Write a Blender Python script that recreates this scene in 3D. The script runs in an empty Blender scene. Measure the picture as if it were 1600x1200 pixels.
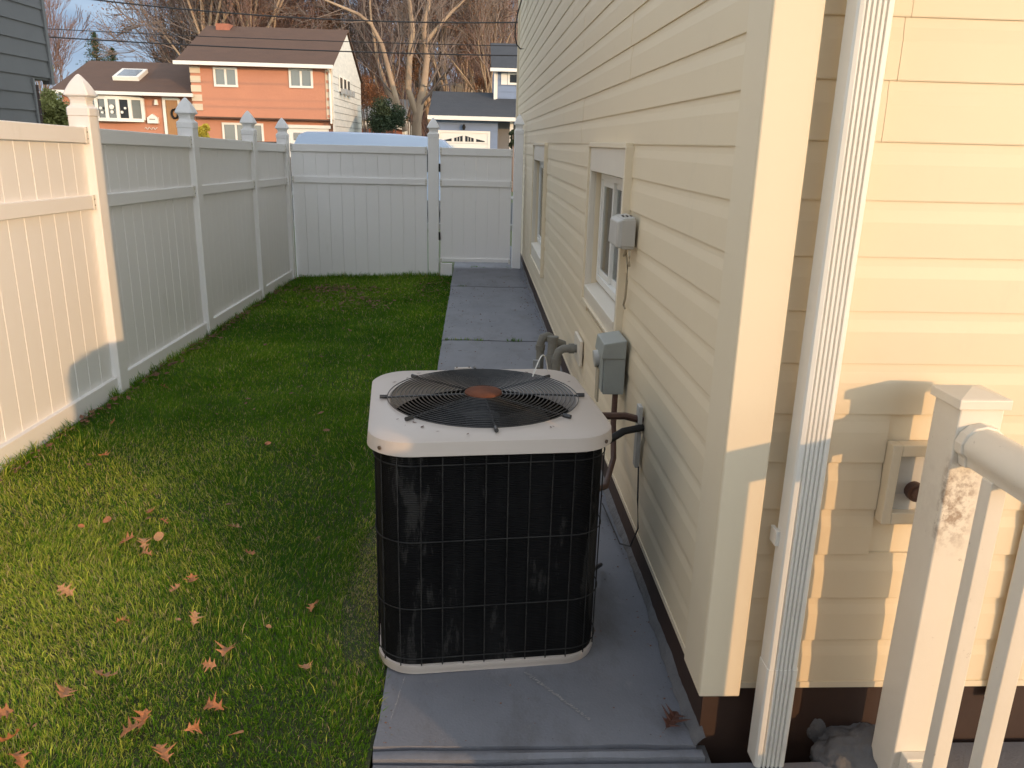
import bpy, math, random
import numpy as np
from mathutils import Vector, Matrix
R = math.radians
random.seed(7); np.random.seed(7)
scene = bpy.context.scene
COL = scene.collection
# ------------------------------------------------------------------ camera
CAM_Z = 1.57
F = 1255.0
ROT = np.array([[0.999, 0.011, 0.049], [-0.043, -0.288, 0.957], [0.024, -0.958, -0.287]])
def _basis():
    d = np.array([(743-800)/F, (222-600)/F, 1.0]); d /= np.linalg.norm(d)
    r = R(1.45); h = np.array([math.cos(r), math.sin(r), 0])
    up = np.cross(h, d); up /= np.linalg.norm(up)
    if up[1] > 0: up = -up
    return np.array([np.cross(d, up), d, up])
ROT = _basis()
cam_d = bpy.data.cameras.new('camera'); cam = bpy.data.objects.new('camera', cam_d); COL.objects.link(cam)
cam_d.sensor_width = 36; cam_d.lens = 36*F/1600; cam_d.clip_end = 600; cam_d.clip_start = 0.05
m = Matrix.Identity(4)
for i in range(3):
    m[i][0] = ROT[i, 0]; m[i][1] = -ROT[i, 1]; m[i][2] = -ROT[i, 2]
m[2][3] = CAM_Z
cam.matrix_world = m
scene.camera = cam
def at(x, y, Y):
    """point of the place seen in direction (x, y) of the survey photo, at depth Y metres"""
    v = ROT @ np.array([(x-800)/F, (y-600)/F, 1.0]); v = v*(Y/v[1])
    return Vector((v[0], v[1], v[2]+CAM_Z))
# ------------------------------------------------------------------ light
w = bpy.data.worlds.new('World'); scene.world = w; w.use_nodes = True
nt = w.node_tree; bg = nt.nodes['Background']
sky = nt.nodes.new('ShaderNodeTexSky'); sky.sky_type = 'NISHITA'; sky.sun_disc = False
SUN_EL = R(9.0); SUN_AZ = math.atan2(0.644, -0.765)
sky.sun_elevation = SUN_EL; sky.sun_rotation = SUN_AZ
sky.air_density = 1.0; sky.dust_density = 0.0; sky.ozone_density = 1.0
hs = nt.nodes.new('ShaderNodeHueSaturation'); hs.inputs['Saturation'].default_value = 0.35
nt.links.new(sky.outputs[0], hs.inputs['Color'])
# blue-grey sky tint added opposite the sun, thinning upward and towards the sun's side
tcw = nt.nodes.new('ShaderNodeTexCoord')
def vdot(vec):
    n = nt.nodes.new('ShaderNodeVectorMath'); n.operation = 'DOT_PRODUCT'; n.inputs[1].default_value = vec
    nt.links.new(tcw.outputs['Generated'], n.inputs[0]); return n.outputs['Value']
def ramp(src, a, b, lo=0.0, hi=1.0):
    r = nt.nodes.new('ShaderNodeMapRange'); r.interpolation_type = 'SMOOTHSTEP'
    r.inputs[1].default_value = a; r.inputs[2].default_value = b; r.inputs[3].default_value = lo; r.inputs[4].default_value = hi
    nt.links.new(src, r.inputs[0]); return r.outputs[0]
cn = nt.nodes.new('ShaderNodeTexNoise'); cn.inputs['Scale'].default_value = 3.0; cn.inputs['Detail'].default_value = 6
cm_ = nt.nodes.new('ShaderNodeMapping'); cm_.inputs['Scale'].default_value = (1, 1, 4); nt.links.new(tcw.outputs['Generated'], cm_.inputs[0]); nt.links.new(cm_.outputs[0], cn.inputs['Vector'])
away = ramp(vdot((-0.5, 0.866, 0)), 0.1, 0.75); low = ramp(vdot((0, 0, 1)), 0.45, 0.20)
def mth(op, a, b):
    n = nt.nodes.new('ShaderNodeMath'); n.operation = op; n.use_clamp = op == 'MULTIPLY'
    for i, q in enumerate((a, b)):
        if isinstance(q, float): n.inputs[i].default_value = q
        else: nt.links.new(q, n.inputs[i])
    return n.outputs[0]
cover = mth('MULTIPLY', mth('MULTIPLY', away, low), ramp(cn.outputs['Fac'], 0.25, 0.5, 0.90, 1.0))
mxs = nt.nodes.new('ShaderNodeMix'); mxs.data_type = 'RGBA'
cmix = nt.nodes.new('ShaderNodeMix'); cmix.data_type = 'RGBA'; cmix.inputs[6].default_value = (0.44, 0.62, 0.88, 1); cmix.inputs[7].default_value = (0.66, 0.84, 1.06, 1)
nt.links.new(ramp(cn.outputs['Fac'], 0.4, 0.7), cmix.inputs[0])
nt.links.new(cover, mxs.inputs[0]); nt.links.new(hs.outputs[0], mxs.inputs[6]); nt.links.new(cmix.outputs[2], mxs.inputs[7]); nt.links.new(mxs.outputs[2], bg.inputs[0])
bg.inputs[1].default_value = 0.15
sd = bpy.data.lights.new('sun', 'SUN'); sd.energy = 0.56; sd.angle = R(0.6); sd.color = (1.0, 0.60, 0.28)
so = bpy.data.objects.new('sun', sd); COL.objects.link(so)
to_sun = Vector((math.sin(SUN_AZ)*math.cos(SUN_EL), math.cos(SUN_AZ)*math.cos(SUN_EL), math.sin(SUN_EL)))
so.rotation_euler = to_sun.to_track_quat('Z', 'Y').to_euler()
vs = scene.view_settings; vs.view_transform = 'Standard'; vs.look = 'None'; vs.gamma = 1; vs.exposure = 2.28
vs.use_curve_mapping = False
# ------------------------------------------------------------------ materials
def mat(name, col, rough=0.6, var=0.0, vscale=3.0, bump=0.0, bscale=60.0, metal=0.0, col2=None, spec=0.5, attr=None,
        trans=0.0, stretch=(1, 1, 1), spots=None):
    """principled material; col2/var: blotchy second colour; bump: fine relief; spots=(colour, scale, threshold)"""
    M = bpy.data.materials.new(name); M.use_nodes = True; t = M.node_tree; b = t.nodes['Principled BSDF']
    b.inputs['Roughness'].default_value = rough; b.inputs['Metallic'].default_value = metal
    b.inputs['Specular IOR Level'].default_value = spec
    c4 = (*col, 1)
    b.inputs['Base Color'].default_value = c4
    tc = t.nodes.new('ShaderNodeTexCoord'); mp = t.nodes.new('ShaderNodeMapping'); mp.inputs['Scale'].default_value = stretch
    geo = t.nodes.new('ShaderNodeNewGeometry'); t.links.new(geo.outputs['Position'], mp.inputs['Vector'])
    last = None
    if attr:
        a = t.nodes.new('ShaderNodeVertexColor'); a.layer_name = attr; last = a.outputs['Color']
    if var > 0:
        n = t.nodes.new('ShaderNodeTexNoise'); n.inputs['Scale'].default_value = vscale; n.inputs['Detail'].default_value = 6
        n.inputs['Roughness'].default_value = 0.65
        t.links.new(mp.outputs[0], n.inputs['Vector'])
        r = t.nodes.new('ShaderNodeMapRange'); r.inputs[1].default_value = 0.35; r.inputs[2].default_value = 0.7
        r.inputs[4].default_value = var
        t.links.new(n.outputs['Fac'], r.inputs[0])
        mx = t.nodes.new('ShaderNodeMix'); mx.data_type = 'RGBA'
        if last: t.links.new(last, mx.inputs[6])
        else: mx.inputs[6].default_value = c4
        mx.inputs[7].default_value = (*(col2 or tuple(c*0.6 for c in col)), 1)
        t.links.new(r.outputs[0], mx.inputs[0]); last = mx.outputs[2]
    if spots:
        n = t.nodes.new('ShaderNodeTexNoise'); n.inputs['Scale'].default_value = spots[1]; n.inputs['Detail'].default_value = 8
        n.inputs['Roughness'].default_value = 0.7
        t.links.new(mp.outputs[0], n.inputs['Vector'])
        r = t.nodes.new('ShaderNodeMapRange'); r.inputs[1].default_value = spots[2]; r.inputs[2].default_value = spots[2]+0.05
        r.inputs[4].default_value = spots[3] if len(spots) > 3 else 0.9
        t.links.new(n.outputs['Fac'], r.inputs[0])
        mx = t.nodes.new('ShaderNodeMix'); mx.data_type = 'RGBA'
        if last: t.links.new(last, mx.inputs[6])
        else: mx.inputs[6].default_value = c4
        mx.inputs[7].default_value = (*spots[0], 1)
        t.links.new(r.outputs[0], mx.inputs[0]); last = mx.outputs[2]
    if last: t.links.new(last, b.inputs['Base Color'])
    if bump > 0:
        n2 = t.nodes.new('ShaderNodeTexNoise'); n2.inputs['Scale'].default_value = bscale; n2.inputs['Detail'].default_value = 5
        t.links.new(mp.outputs[0], n2.inputs['Vector'])
        bp = t.nodes.new('ShaderNodeBump'); bp.inputs['Strength'].default_value = 1.0; bp.inputs['Distance'].default_value = bump
        t.links.new(n2.outputs['Fac'], bp.inputs['Height']); t.links.new(bp.outputs[0], b.inputs['Normal'])
    if trans > 0:
        tr = t.nodes.new('ShaderNodeBsdfTranslucent'); ms = t.nodes.new('ShaderNodeMixShader'); ms.inputs[0].default_value = trans
        if last: t.links.new(last, tr.inputs[0])
        else: tr.inputs[0].default_value = c4
        out = t.nodes['Material Output']
        t.links.new(b.outputs[0], ms.inputs[1]); t.links.new(tr.outputs[0], ms.inputs[2]); t.links.new(ms.outputs[0], out.inputs[0])
    return M
SIDING = mat('cream_siding', (0.74, 0.63, 0.45), 0.5, 0.5, 0.9, 0.0006, 14, col2=(0.70, 0.60, 0.44), spots=((0.46, 0.40, 0.28), 14, 0.70, 0.4))
TRIMC = mat('cream_trim', (0.75, 0.65, 0.48), 0.45, 0.5, 1.5, 0.0005, 20, col2=(0.71, 0.62, 0.46))
CASING = mat('window_casing', (0.70, 0.64, 0.54), 0.45, 0.4, 4, 0.0008, 12, col2=(0.62, 0.56, 0.46))
GUTTERM = mat('downspout_paint', (0.78, 0.76, 0.70), 0.35, 0.5, 3, 0, 30, col2=(0.70, 0.67, 0.58), spots=((0.50, 0.44, 0.34), 30, 0.74, 0.5))
VINYL = mat('white_vinyl', (0.87, 0.85, 0.84), 0.45, 0.4, 1.2, 0.0004, 10, col2=(0.84, 0.82, 0.80), spots=((0.5, 0.46, 0.38), 13, 0.72, 0.35))
VINYL2 = mat('railing_vinyl', (0.80, 0.74, 0.63), 0.45, 0.5, 6, 0.0006, 25, col2=(0.74, 0.68, 0.57), spots=((0.26, 0.19, 0.12), 30, 0.66, 0.6))
BROWN = mat('brown_foundation_paint', (0.042, 0.020, 0.012), 0.75, 0.7, 5, 0.003, 9, col2=(0.028, 0.014, 0.010), spots=((0.16, 0.13, 0.11), 40, 0.76, 0.6))
CONC = mat('grey_painted_concrete', (0.195, 0.202, 0.228), 0.65, 0.8, 2.2, 0.0016, 130, col2=(0.145, 0.150, 0.172), spots=((0.29, 0.28, 0.265), 46, 0.67, 0.55))
CEM = mat('rough_cement', (0.15, 0.15, 0.155), 0.85, 0.7, 7, 0.01, 30, col2=(0.09, 0.09, 0.095))
SCUFF = mat('chalk_scuff', (0.36, 0.35, 0.34), 0.9, 0.8, 60, col2=(0.2, 0.2, 0.21))
ACTOP = mat('beige_enamel', (0.50, 0.445, 0.405), 0.5, 0.6, 6, 0.0005, 40, col2=(0.50, 0.44, 0.395), spots=((0.25, 0.18, 0.14), 32, 0.72, 0.6))
BLACKW = mat('black_wire', (0.020, 0.020, 0.022), 0.35, 0.7, 30, col2=(0.06, 0.058, 0.056))
GRAYW = mat('dusty_guard_wire', (0.016, 0.016, 0.017), 0.6, 0.9, 14, col2=(0.045, 0.044, 0.042), spec=0.15)
RUST = mat('rusty_hub', (0.15, 0.055, 0.03), 0.85, 0.9, 25, 0.001, 90, col2=(0.09, 0.036, 0.022), spec=0.2)
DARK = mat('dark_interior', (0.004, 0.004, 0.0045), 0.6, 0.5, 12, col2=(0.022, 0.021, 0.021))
BLADEM = mat('fan_blade', (0.03, 0.03, 0.03), 0.55, 0.6, 12, metal=0.2, col2=(0.015, 0.014, 0.013))
STEEL = mat('grey_metal', (0.33, 0.34, 0.34), 0.45, 0.5, 15, col2=(0.25, 0.25, 0.25), metal=0.2)
SCREW = mat('screw_metal', (0.12, 0.09, 0.07), 0.5, metal=0.6)
BOXG = mat('grey_green_enamel', (0.31, 0.33, 0.31), 0.45, 0.5, 12, 0.0004, 40, col2=(0.25, 0.265, 0.25), spots=((0.18, 0.15, 0.11), 40, 0.71, 0.4))
BOXW = mat('grey_plastic', (0.47, 0.455, 0.42), 0.5, 0.5, 16, col2=(0.40, 0.385, 0.35))
PIPEG = mat('grey_pipe', (0.20, 0.195, 0.17), 0.65, 0.7, 20, 0.001, 40, col2=(0.13, 0.12, 0.10))
COPPER = mat('brown_pipe', (0.11, 0.055, 0.04), 0.6, 0.7, 30, col2=(0.05, 0.03, 0.025))
WHITEP = mat('white_plastic', (0.75, 0.74, 0.70), 0.4)
BLACKP = mat('black_rubber', (0.012, 0.012, 0.012), 0.6)
TUBEW = mat('tan_cable', (0.40, 0.34, 0.24), 0.7)
BRACK = mat('vinyl_bracket', (0.72, 0.69, 0.64), 0.5)
# coil with fine fins
COIL = mat('condenser_fins', (0.0035, 0.0035, 0.004), 0.7, 0.7, 7, col2=(0.016, 0.016, 0.017), stretch=(1, 1, 0.22), spots=((0.060, 0.058, 0.055), 10, 0.56, 0.45), spec=0.10)
def _fins(M):
    t = M.node_tree; b = t.nodes['Principled BSDF']; wv = t.nodes.new('ShaderNodeTexWave'); wv.bands_direction = 'Z'
    wv.inputs['Scale'].default_value = 55; wv.inputs['Distortion'].default_value = 0.2
    g = t.nodes.new('ShaderNodeNewGeometry'); t.links.new(g.outputs['Position'], wv.inputs['Vector'])
    bp = t.nodes.new('ShaderNodeBump'); bp.inputs['Distance'].default_value = 0.0025; bp.inputs['Strength'].default_value = 1
    t.links.new(wv.outputs['Fac'], bp.inputs['Height']); t.links.new(bp.outputs[0], b.inputs['Normal'])
_fins(COIL)
def _stain(M, col, scale, lo, hi, amt, stretch=(1, 1, 1)):
    t = M.node_tree; b = t.nodes['Principled BSDF']; l = b.inputs['Base Color'].links[0].from_socket
    g = t.nodes.new('ShaderNodeNewGeometry'); mp = t.nodes.new('ShaderNodeMapping'); mp.inputs['Scale'].default_value = stretch; mp.inputs['Location'].default_value = (3.7, 1.3, 5.1)
    n = t.nodes.new('ShaderNodeTexNoise'); n.inputs['Scale'].default_value = scale; n.inputs['Detail'].default_value = 9; n.inputs['Roughness'].default_value = .72
    t.links.new(g.outputs['Position'], mp.inputs[0]); t.links.new(mp.outputs[0], n.inputs['Vector'])
    r = t.nodes.new('ShaderNodeMapRange'); r.inputs[1].default_value = lo; r.inputs[2].default_value = hi; r.inputs[4].default_value = amt; t.links.new(n.outputs['Fac'], r.inputs[0])
    mx = t.nodes.new('ShaderNodeMix'); mx.data_type = 'RGBA'; mx.inputs[7].default_value = (*col, 1); t.links.new(r.outputs[0], mx.inputs[0]); t.links.new(l, mx.inputs[6]); t.links.new(mx.outputs[2], b.inputs['Base Color'])
    return r, mx
_stain(CONC, (.115, .112, .118), 4.5, .50, .66, .65, (1, .5, 1)); _stain(CONC, (.27, .265, .26), 9, .60, .68, .35)
_stain(VINYL, (.50, .50, .42), 3.0, .60, .75, .25, (1, 1, .4)); _stain(SIDING, (.56, .50, .38), 5, .60, .74, .25, (1, 1, .35))
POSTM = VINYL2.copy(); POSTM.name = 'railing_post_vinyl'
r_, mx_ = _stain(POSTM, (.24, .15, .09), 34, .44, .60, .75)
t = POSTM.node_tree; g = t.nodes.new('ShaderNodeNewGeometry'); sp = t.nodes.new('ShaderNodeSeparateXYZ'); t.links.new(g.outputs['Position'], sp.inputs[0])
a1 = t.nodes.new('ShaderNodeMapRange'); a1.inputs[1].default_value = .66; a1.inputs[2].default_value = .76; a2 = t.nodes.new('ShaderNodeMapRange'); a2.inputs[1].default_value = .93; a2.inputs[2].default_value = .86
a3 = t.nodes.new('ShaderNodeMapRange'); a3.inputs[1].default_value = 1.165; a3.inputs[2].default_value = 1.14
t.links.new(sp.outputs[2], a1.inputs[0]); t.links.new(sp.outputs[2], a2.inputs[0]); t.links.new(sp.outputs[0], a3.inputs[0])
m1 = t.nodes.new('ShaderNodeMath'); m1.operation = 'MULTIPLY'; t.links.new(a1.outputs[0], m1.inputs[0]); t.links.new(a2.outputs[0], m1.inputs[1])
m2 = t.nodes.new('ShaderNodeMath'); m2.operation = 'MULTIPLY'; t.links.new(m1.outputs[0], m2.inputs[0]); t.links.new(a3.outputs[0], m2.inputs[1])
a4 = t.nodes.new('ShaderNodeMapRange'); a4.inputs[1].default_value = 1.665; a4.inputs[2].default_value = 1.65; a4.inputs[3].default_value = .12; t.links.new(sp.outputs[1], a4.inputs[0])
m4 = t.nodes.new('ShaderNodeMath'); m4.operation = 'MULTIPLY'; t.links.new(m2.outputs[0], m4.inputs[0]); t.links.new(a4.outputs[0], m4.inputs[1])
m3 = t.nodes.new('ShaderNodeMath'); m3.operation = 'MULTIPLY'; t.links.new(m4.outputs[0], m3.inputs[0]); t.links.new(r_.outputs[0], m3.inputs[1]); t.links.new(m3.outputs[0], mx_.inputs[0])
def glass(name, tint=(0.9, 0.95, 0.95)):
    M = bpy.data.materials.new(name); M.use_nodes = True; t = M.node_tree
    for n in list(t.nodes):
        if n.type == 'BSDF_PRINCIPLED': t.nodes.remove(n)
    out = t.nodes['Material Output']; g = t.nodes.new('ShaderNodeBsdfGlossy'); g.inputs['Roughness'].default_value = 0.03
    tr = t.nodes.new('ShaderNodeBsdfTransparent'); tr.inputs[0].default_value = (*tint, 1)
    fr = t.nodes.new('ShaderNodeFresnel'); fr.inputs[0].default_value = 1.5
    ad = t.nodes.new('ShaderNodeMath'); ad.operation = 'ADD'; ad.inputs[1].default_value = 0.06; ad.use_clamp = True
    ms = t.nodes.new('ShaderNodeMixShader')
    t.links.new(fr.outputs[0], ad.inputs[0]); t.links.new(ad.outputs[0], ms.inputs[0]); t.links.new(tr.outputs[0], ms.inputs[1]); t.links.new(g.outputs[0], ms.inputs[2])
    t.links.new(ms.outputs[0], out.inputs[0]); return M
GLASS = glass('window_glass')
DPANE = mat('dark_pane', (0.03, 0.035, 0.04), 0.08, spec=0.8)
LPANE = mat('curtained_pane', (0.11, 0.12, 0.11), 0.15, 0.8, 5, col2=(0.10, 0.11, 0.10), stretch=(6, 6, 0.6), spec=0.8)
CURT = mat('grey_curtain', (0.50, 0.49, 0.48), 0.9, 0.5, 4, col2=(0.22, 0.22, 0.22), stretch=(1, 8, 0.4))
BLADEG = mat('grass_blade', (0.08, 0.15, 0.02), 0.5, attr='Col', trans=0.55, spec=0.3)
SOIL = mat('lawn_soil', (0.035, 0.050, 0.016), 0.95, 0.8, 6, 0.01, 60, col2=(0.06, 0.055, 0.028))
LEAFM = mat('dry_oak_leaf', (0.56, 0.22, 0.09), 0.65, 0.9, 22, 0.001, 120, col2=(0.24, 0.11, 0.06), trans=0.15, spec=0.3)
LEAFD = mat('dark_wet_leaf', (0.10, 0.035, 0.020), 0.6, 0.7, 40, col2=(0.05, 0.022, 0.015))
LITTER = mat('leaf_litter', (0.20, 0.09, 0.05), 0.8, 0.9, 40, col2=(0.10, 0.05, 0.03))
GREYSID = mat('slate_grey_siding', (0.155, 0.155, 0.155), 0.65, 0.5, 1.5, 0.001, 20, col2=(0.125, 0.126, 0.128))
GREYTR = mat('slate_trim', (0.17, 0.17, 0.17), 0.6)
DBRICK = mat('dark_brown_brick', (0.055, 0.030, 0.026), 0.85, 0.7, 9, 0.002, 40, col2=(0.035, 0.022, 0.02))
MORT = mat('mortar', (0.12, 0.10, 0.09), 0.9)
ORANGE = mat('orange_stucco', (0.50, 0.22, 0.13), 0.85, 0.6, 0.6, 0.01, 8, col2=(0.42, 0.185, 0.115))
QUOIN = mat('cream_quoin', (0.62, 0.50, 0.36), 0.8)
ROOFB = mat('brown_shingle', (0.105, 0.058, 0.038), 0.9, 0.7, 1.5, 0.01, 10, col2=(0.08, 0.046, 0.032), stretch=(1, 1, 3))
ROOFG = mat('charcoal_shingle', (0.050, 0.053, 0.060), 0.9, 0.7, 2.0, 0.01, 10, col2=(0.036, 0.04, 0.046))
ROOFT = mat('tan_shingle', (0.20, 0.15, 0.09), 0.9)
WTRIM = mat('white_house_trim', (0.74, 0.70, 0.62), 0.5)
WSIDE = mat('white_side_siding', (0.66, 0.63, 0.56), 0.7, 0.7, 2, 0.0, col2=(0.46, 0.46, 0.42), stretch=(1, 1, 4))
BLUES = mat('blue_siding', (0.165, 0.215, 0.31), 0.65, 0.5, 1, col2=(0.145, 0.19, 0.275))
GARW = mat('garage_white', (0.72, 0.69, 0.62), 0.5)
WOODD = mat('oak_door', (0.36, 0.18, 0.06), 0.5, 0.6, 4, col2=(0.26, 0.12, 0.04), stretch=(6, 1, 0.6))
CHIM = mat('chimney_brick', (0.33, 0.12, 0.07), 0.9, 0.8, 8, col2=(0.22, 0.09, 0.06))
VANW = mat('white_van_paint', (0.46, 0.54, 0.68), 0.22, spec=0.6)
TYRE = mat('tyre_rubber', (0.02, 0.02, 0.02), 0.8)
REDL = mat('tail_light', (0.35, 0.02, 0.02), 0.2)
CARD = mat('dark_car_paint', (0.02, 0.022, 0.026), 0.2)
BARKT = mat('tan_bark', (0.36, 0.26, 0.17), 0.9, 0.8, 1.2, 0.02, 6, col2=(0.17, 0.115, 0.08), stretch=(1, 1, 0.35))
BARKG = mat('grey_bark', (0.20, 0.15, 0.12), 0.9, 0.8, 1.5, 0.02, 6, col2=(0.09, 0.065, 0.055), stretch=(1, 1, 0.35))
TWIG = mat('twig', (0.235, 0.175, 0.14), 0.9, 0.7, 0.5, col2=(0.14, 0.105, 0.09))
TWIGR = mat('reddish_twig', (0.27, 0.165, 0.135), 0.9, 0.7, 0.5, col2=(0.17, 0.115, 0.10))
RUSS = mat('russet_leaves', (0.30, 0.115, 0.045), 0.8, attr='Col', trans=0.25)
EVERG = mat('evergreen_leaves', (0.05, 0.08, 0.03), 0.7, attr='Col', trans=0.15)
ASPH = mat('asphalt', (0.05, 0.05, 0.052), 0.9, 0.6, 0.6, 0.006, 30, col2=(0.065, 0.065, 0.066))
FARG = mat('far_lawn', (0.07, 0.10, 0.03), 0.95, 0.7, 0.4, 0.02, 8, col2=(0.10, 0.09, 0.04))
WIREM = mat('utility_wire', (0.015, 0.015, 0.017), 0.6)
CURB = mat('kerb_concrete', (0.30, 0.29, 0.27), 0.9, 0.6, 3)
# ------------------------------------------------------------------ mesh helpers
class MB:
    def __init__(s): s.v = []; s.f = []; s.c = []
    def box(s, x0, x1, y0, y1, z0, z1):
        n = len(s.v)
        s.v += [(x0, y0, z0), (x1, y0, z0), (x1, y1, z0), (x0, y1, z0), (x0, y0, z1), (x1, y0, z1), (x1, y1, z1), (x0, y1, z1)]
        s.f += [tuple(n+i for i in q) for q in ((0, 3, 2, 1), (4, 5, 6, 7), (0, 1, 5, 4), (1, 2, 6, 5), (2, 3, 7, 6), (3, 0, 4, 7))]; return s
    def hexa(s, p):
        """8 corners: bottom ring 0-3 counter-clockwise, top ring 4-7"""
        n = len(s.v); s.v += [tuple(q) for q in p]
        s.f += [tuple(n+i for i in q) for q in ((0, 3, 2, 1), (4, 5, 6, 7), (0, 1, 5, 4), (1, 2, 6, 5), (2, 3, 7, 6), (3, 0, 4, 7))]; return s
    def tube(s, pts, r, n=8, cap=True, closed=False):
        pts = [Vector(p) for p in pts]; N = len(pts)
        rs = r if isinstance(r, (list, tuple)) else [r]*N
        ref = None; base = len(s.v)
        for i, p in enumerate(pts):
            if closed: t = pts[(i+1) % N]-pts[i-1]
            else: t = pts[min(i+1, N-1)]-pts[max(i-1, 0)]
            if t.length < 1e-9: t = Vector((0, 0, 1))
            t.normalize()
            if ref is None:
                ref = Vector((0, 0, 1)) if abs(t.z) < .9 else Vector((1, 0, 0))
            a = t.cross(ref)
            if a.length < 1e-4: a = t.cross(Vector((1, 0, 0)))
            a.normalize(); b = t.cross(a); ref = b.cross(t) if False else ref
            for k in range(n):
                an = 2*math.pi*k/n
                q = p+a*(math.cos(an)*rs[i])+b*(math.sin(an)*rs[i]); s.v.append(tuple(q))
        M_ = N if closed else N-1
        for i in range(M_):
            for k in range(n):
                a0 = base+i*n+k; a1 = base+i*n+(k+1) % n; b0 = base+((i+1) % N)*n+k; b1 = base+((i+1) % N)*n+(k+1) % n
                s.f.append((a0, b0, b1, a1))
        if cap and not closed:
            s.f.append(tuple(base+k for k in range(n))); s.f.append(tuple(base+(N-1)*n+k for k in reversed(range(n))))
        return s
    def loop_prism(s, ring, z0, z1, bot=True, top=True):
        n = len(s.v); N = len(ring)
        s.v += [(x, y, z0) for x, y in ring]+[(x, y, z1) for x, y in ring]
        for k in range(N): s.f.append((n+k, n+(k+1) % N, n+N+(k+1) % N, n+N+k))
        if bot: s.f.append(tuple(n+k for k in reversed(range(N))))
        if top: s.f.append(tuple(n+N+k for k in range(N)))
        return s
    def extrude(s, prof, axis, a0, a1):
        """closed profile of (u,v) swept along axis: 'x': (a,u,v) 'y': (u,a,v)"""
        n = len(s.v); N = len(prof)
        for a in (a0, a1):
            for u, v in prof: s.v.append((a, u, v) if axis == 'x' else (u, a, v) if axis == 'y' else (u, v, a))
        for k in range(N): s.f.append((n+k, n+(k+1) % N, n+N+(k+1) % N, n+N+k))
        s.f.append(tuple(n+k for k in reversed(range(N)))); s.f.append(tuple(n+N+k for k in range(N)))
        return s
    def rings(s, rr):
        """stack of equal-length closed rings of 3-D points, capped"""
        n = len(s.v); N = len(rr[0])
        for r_ in rr: s.v += [tuple(p) for p in r_]
        for i in range(len(rr)-1):
            for k in range(N): s.f.append((n+i*N+k, n+i*N+(k+1) % N, n+(i+1)*N+(k+1) % N, n+(i+1)*N+k))
        s.f.append(tuple(n+k for k in reversed(range(N)))); s.f.append(tuple(n+(len(rr)-1)*N+k for k in range(N)))
        return s
    def build(s, name, m, parent=None, loc=None, smooth=False, bevel=0, fix=True):
        me = bpy.data.meshes.new(name); me.from_pydata(s.v, [], s.f); me.update()
        if fix:
            import bmesh
            bm = bmesh.new(); bm.from_mesh(me); bmesh.ops.recalc_face_normals(bm, faces=bm.faces); bm.to_mesh(me); bm.free()
        me.materials.append(m)
        if smooth:
            me.polygons.foreach_set('use_smooth', [True]*len(me.polygons))
        o = bpy.data.objects.new(name, me); COL.objects.link(o)
        if parent: o.parent = parent
        if loc: o.location = loc
        if bevel:
            b = o.modifiers.new('bevel', 'BEVEL'); b.width = bevel; b.segments = 2; b.limit_method = 'ANGLE'; b.angle_limit = R(40)
        if smooth:
            try:
                me.set_sharp_from_angle(angle=R(45))
            except Exception: pass
        return o
def tag(o, label=None, cat=None, group=None, kind=None):
    if label: o['label'] = label
    if cat: o['category'] = cat
    if group: o['group'] = group
    if kind: o['kind'] = kind
    return o
def empty(name, loc, rz=0, **k):
    o = bpy.data.objects.new(name, None); COL.objects.link(o); o.location = loc; o.rotation_euler = (0, 0, rz); o.empty_display_size = .1
    return tag(o, **k)
def copyobj(o, parent=None, loc=None):
    c = o.copy(); COL.objects.link(c); c.parent = parent
    if loc is not None: c.location = loc
    return c
def copy_tree(o, parent=None):
    c = o.copy(); COL.objects.link(c); c.parent = parent
    for ch in list(o.children): copy_tree(ch, c)
    return c
def box(name, m, b, parent=None, bevel=0, label=None):
    o = MB().box(*b).build(name, m, parent, bevel=bevel)
    if label: o['label'] = label
    return o
# ------------------------------------------------------------------ ground, street
def lawn_z(x, y):
    t = (x+2.3)/2.03; t = np.clip(t, 0, 1)
    return (0.04-0.0196*y)*(1-t)+(0.012-0.0115*y)*t-0.012
g = MB(); g.v = [(-300, -60, -.32), (300, -60, -.32), (300, 500, -.32), (-300, 500, -.32)]; g.f = [(0, 1, 2, 3)]
tag(g.build('ground', FARG), kind='structure')
tag(box('road', ASPH, (-120, 120, 18.5, 27, -.42, -.316)), kind='structure')
tag(box('kerb', CURB, (-120, 120, 18.3, 18.5, -.42, -.20)), kind='structure')
tag(box('pavement', CURB, (-120, 120, 28.5, 29.8, -.42, -.27)), kind='structure')
dr = tag(box('driveway', ASPH, (-9.5, -6.5, 29.8, 38.2, -.42, -.29)), kind='structure')
dr = tag(box('driveway', ASPH, (-1.8, .8, 29.8, 36, -.42, -.29)), kind='structure')
xs = np.linspace(-2.42, -.262, 30); ys = np.linspace(-3, 10.62, 110)
lb = MB()
for y in ys:
    for x in xs: lb.v.append((x, y, float(lawn_z(x, y))+random.uniform(-.003, .003)))
for j in range(len(ys)-1):
    for i in range(len(xs)-1):
        a = j*len(xs)+i; lb.f.append((a, a+1, a+1+len(xs), a+len(xs)))
tag(lb.build('lawn', SOIL, fix=False), kind='structure')
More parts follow.
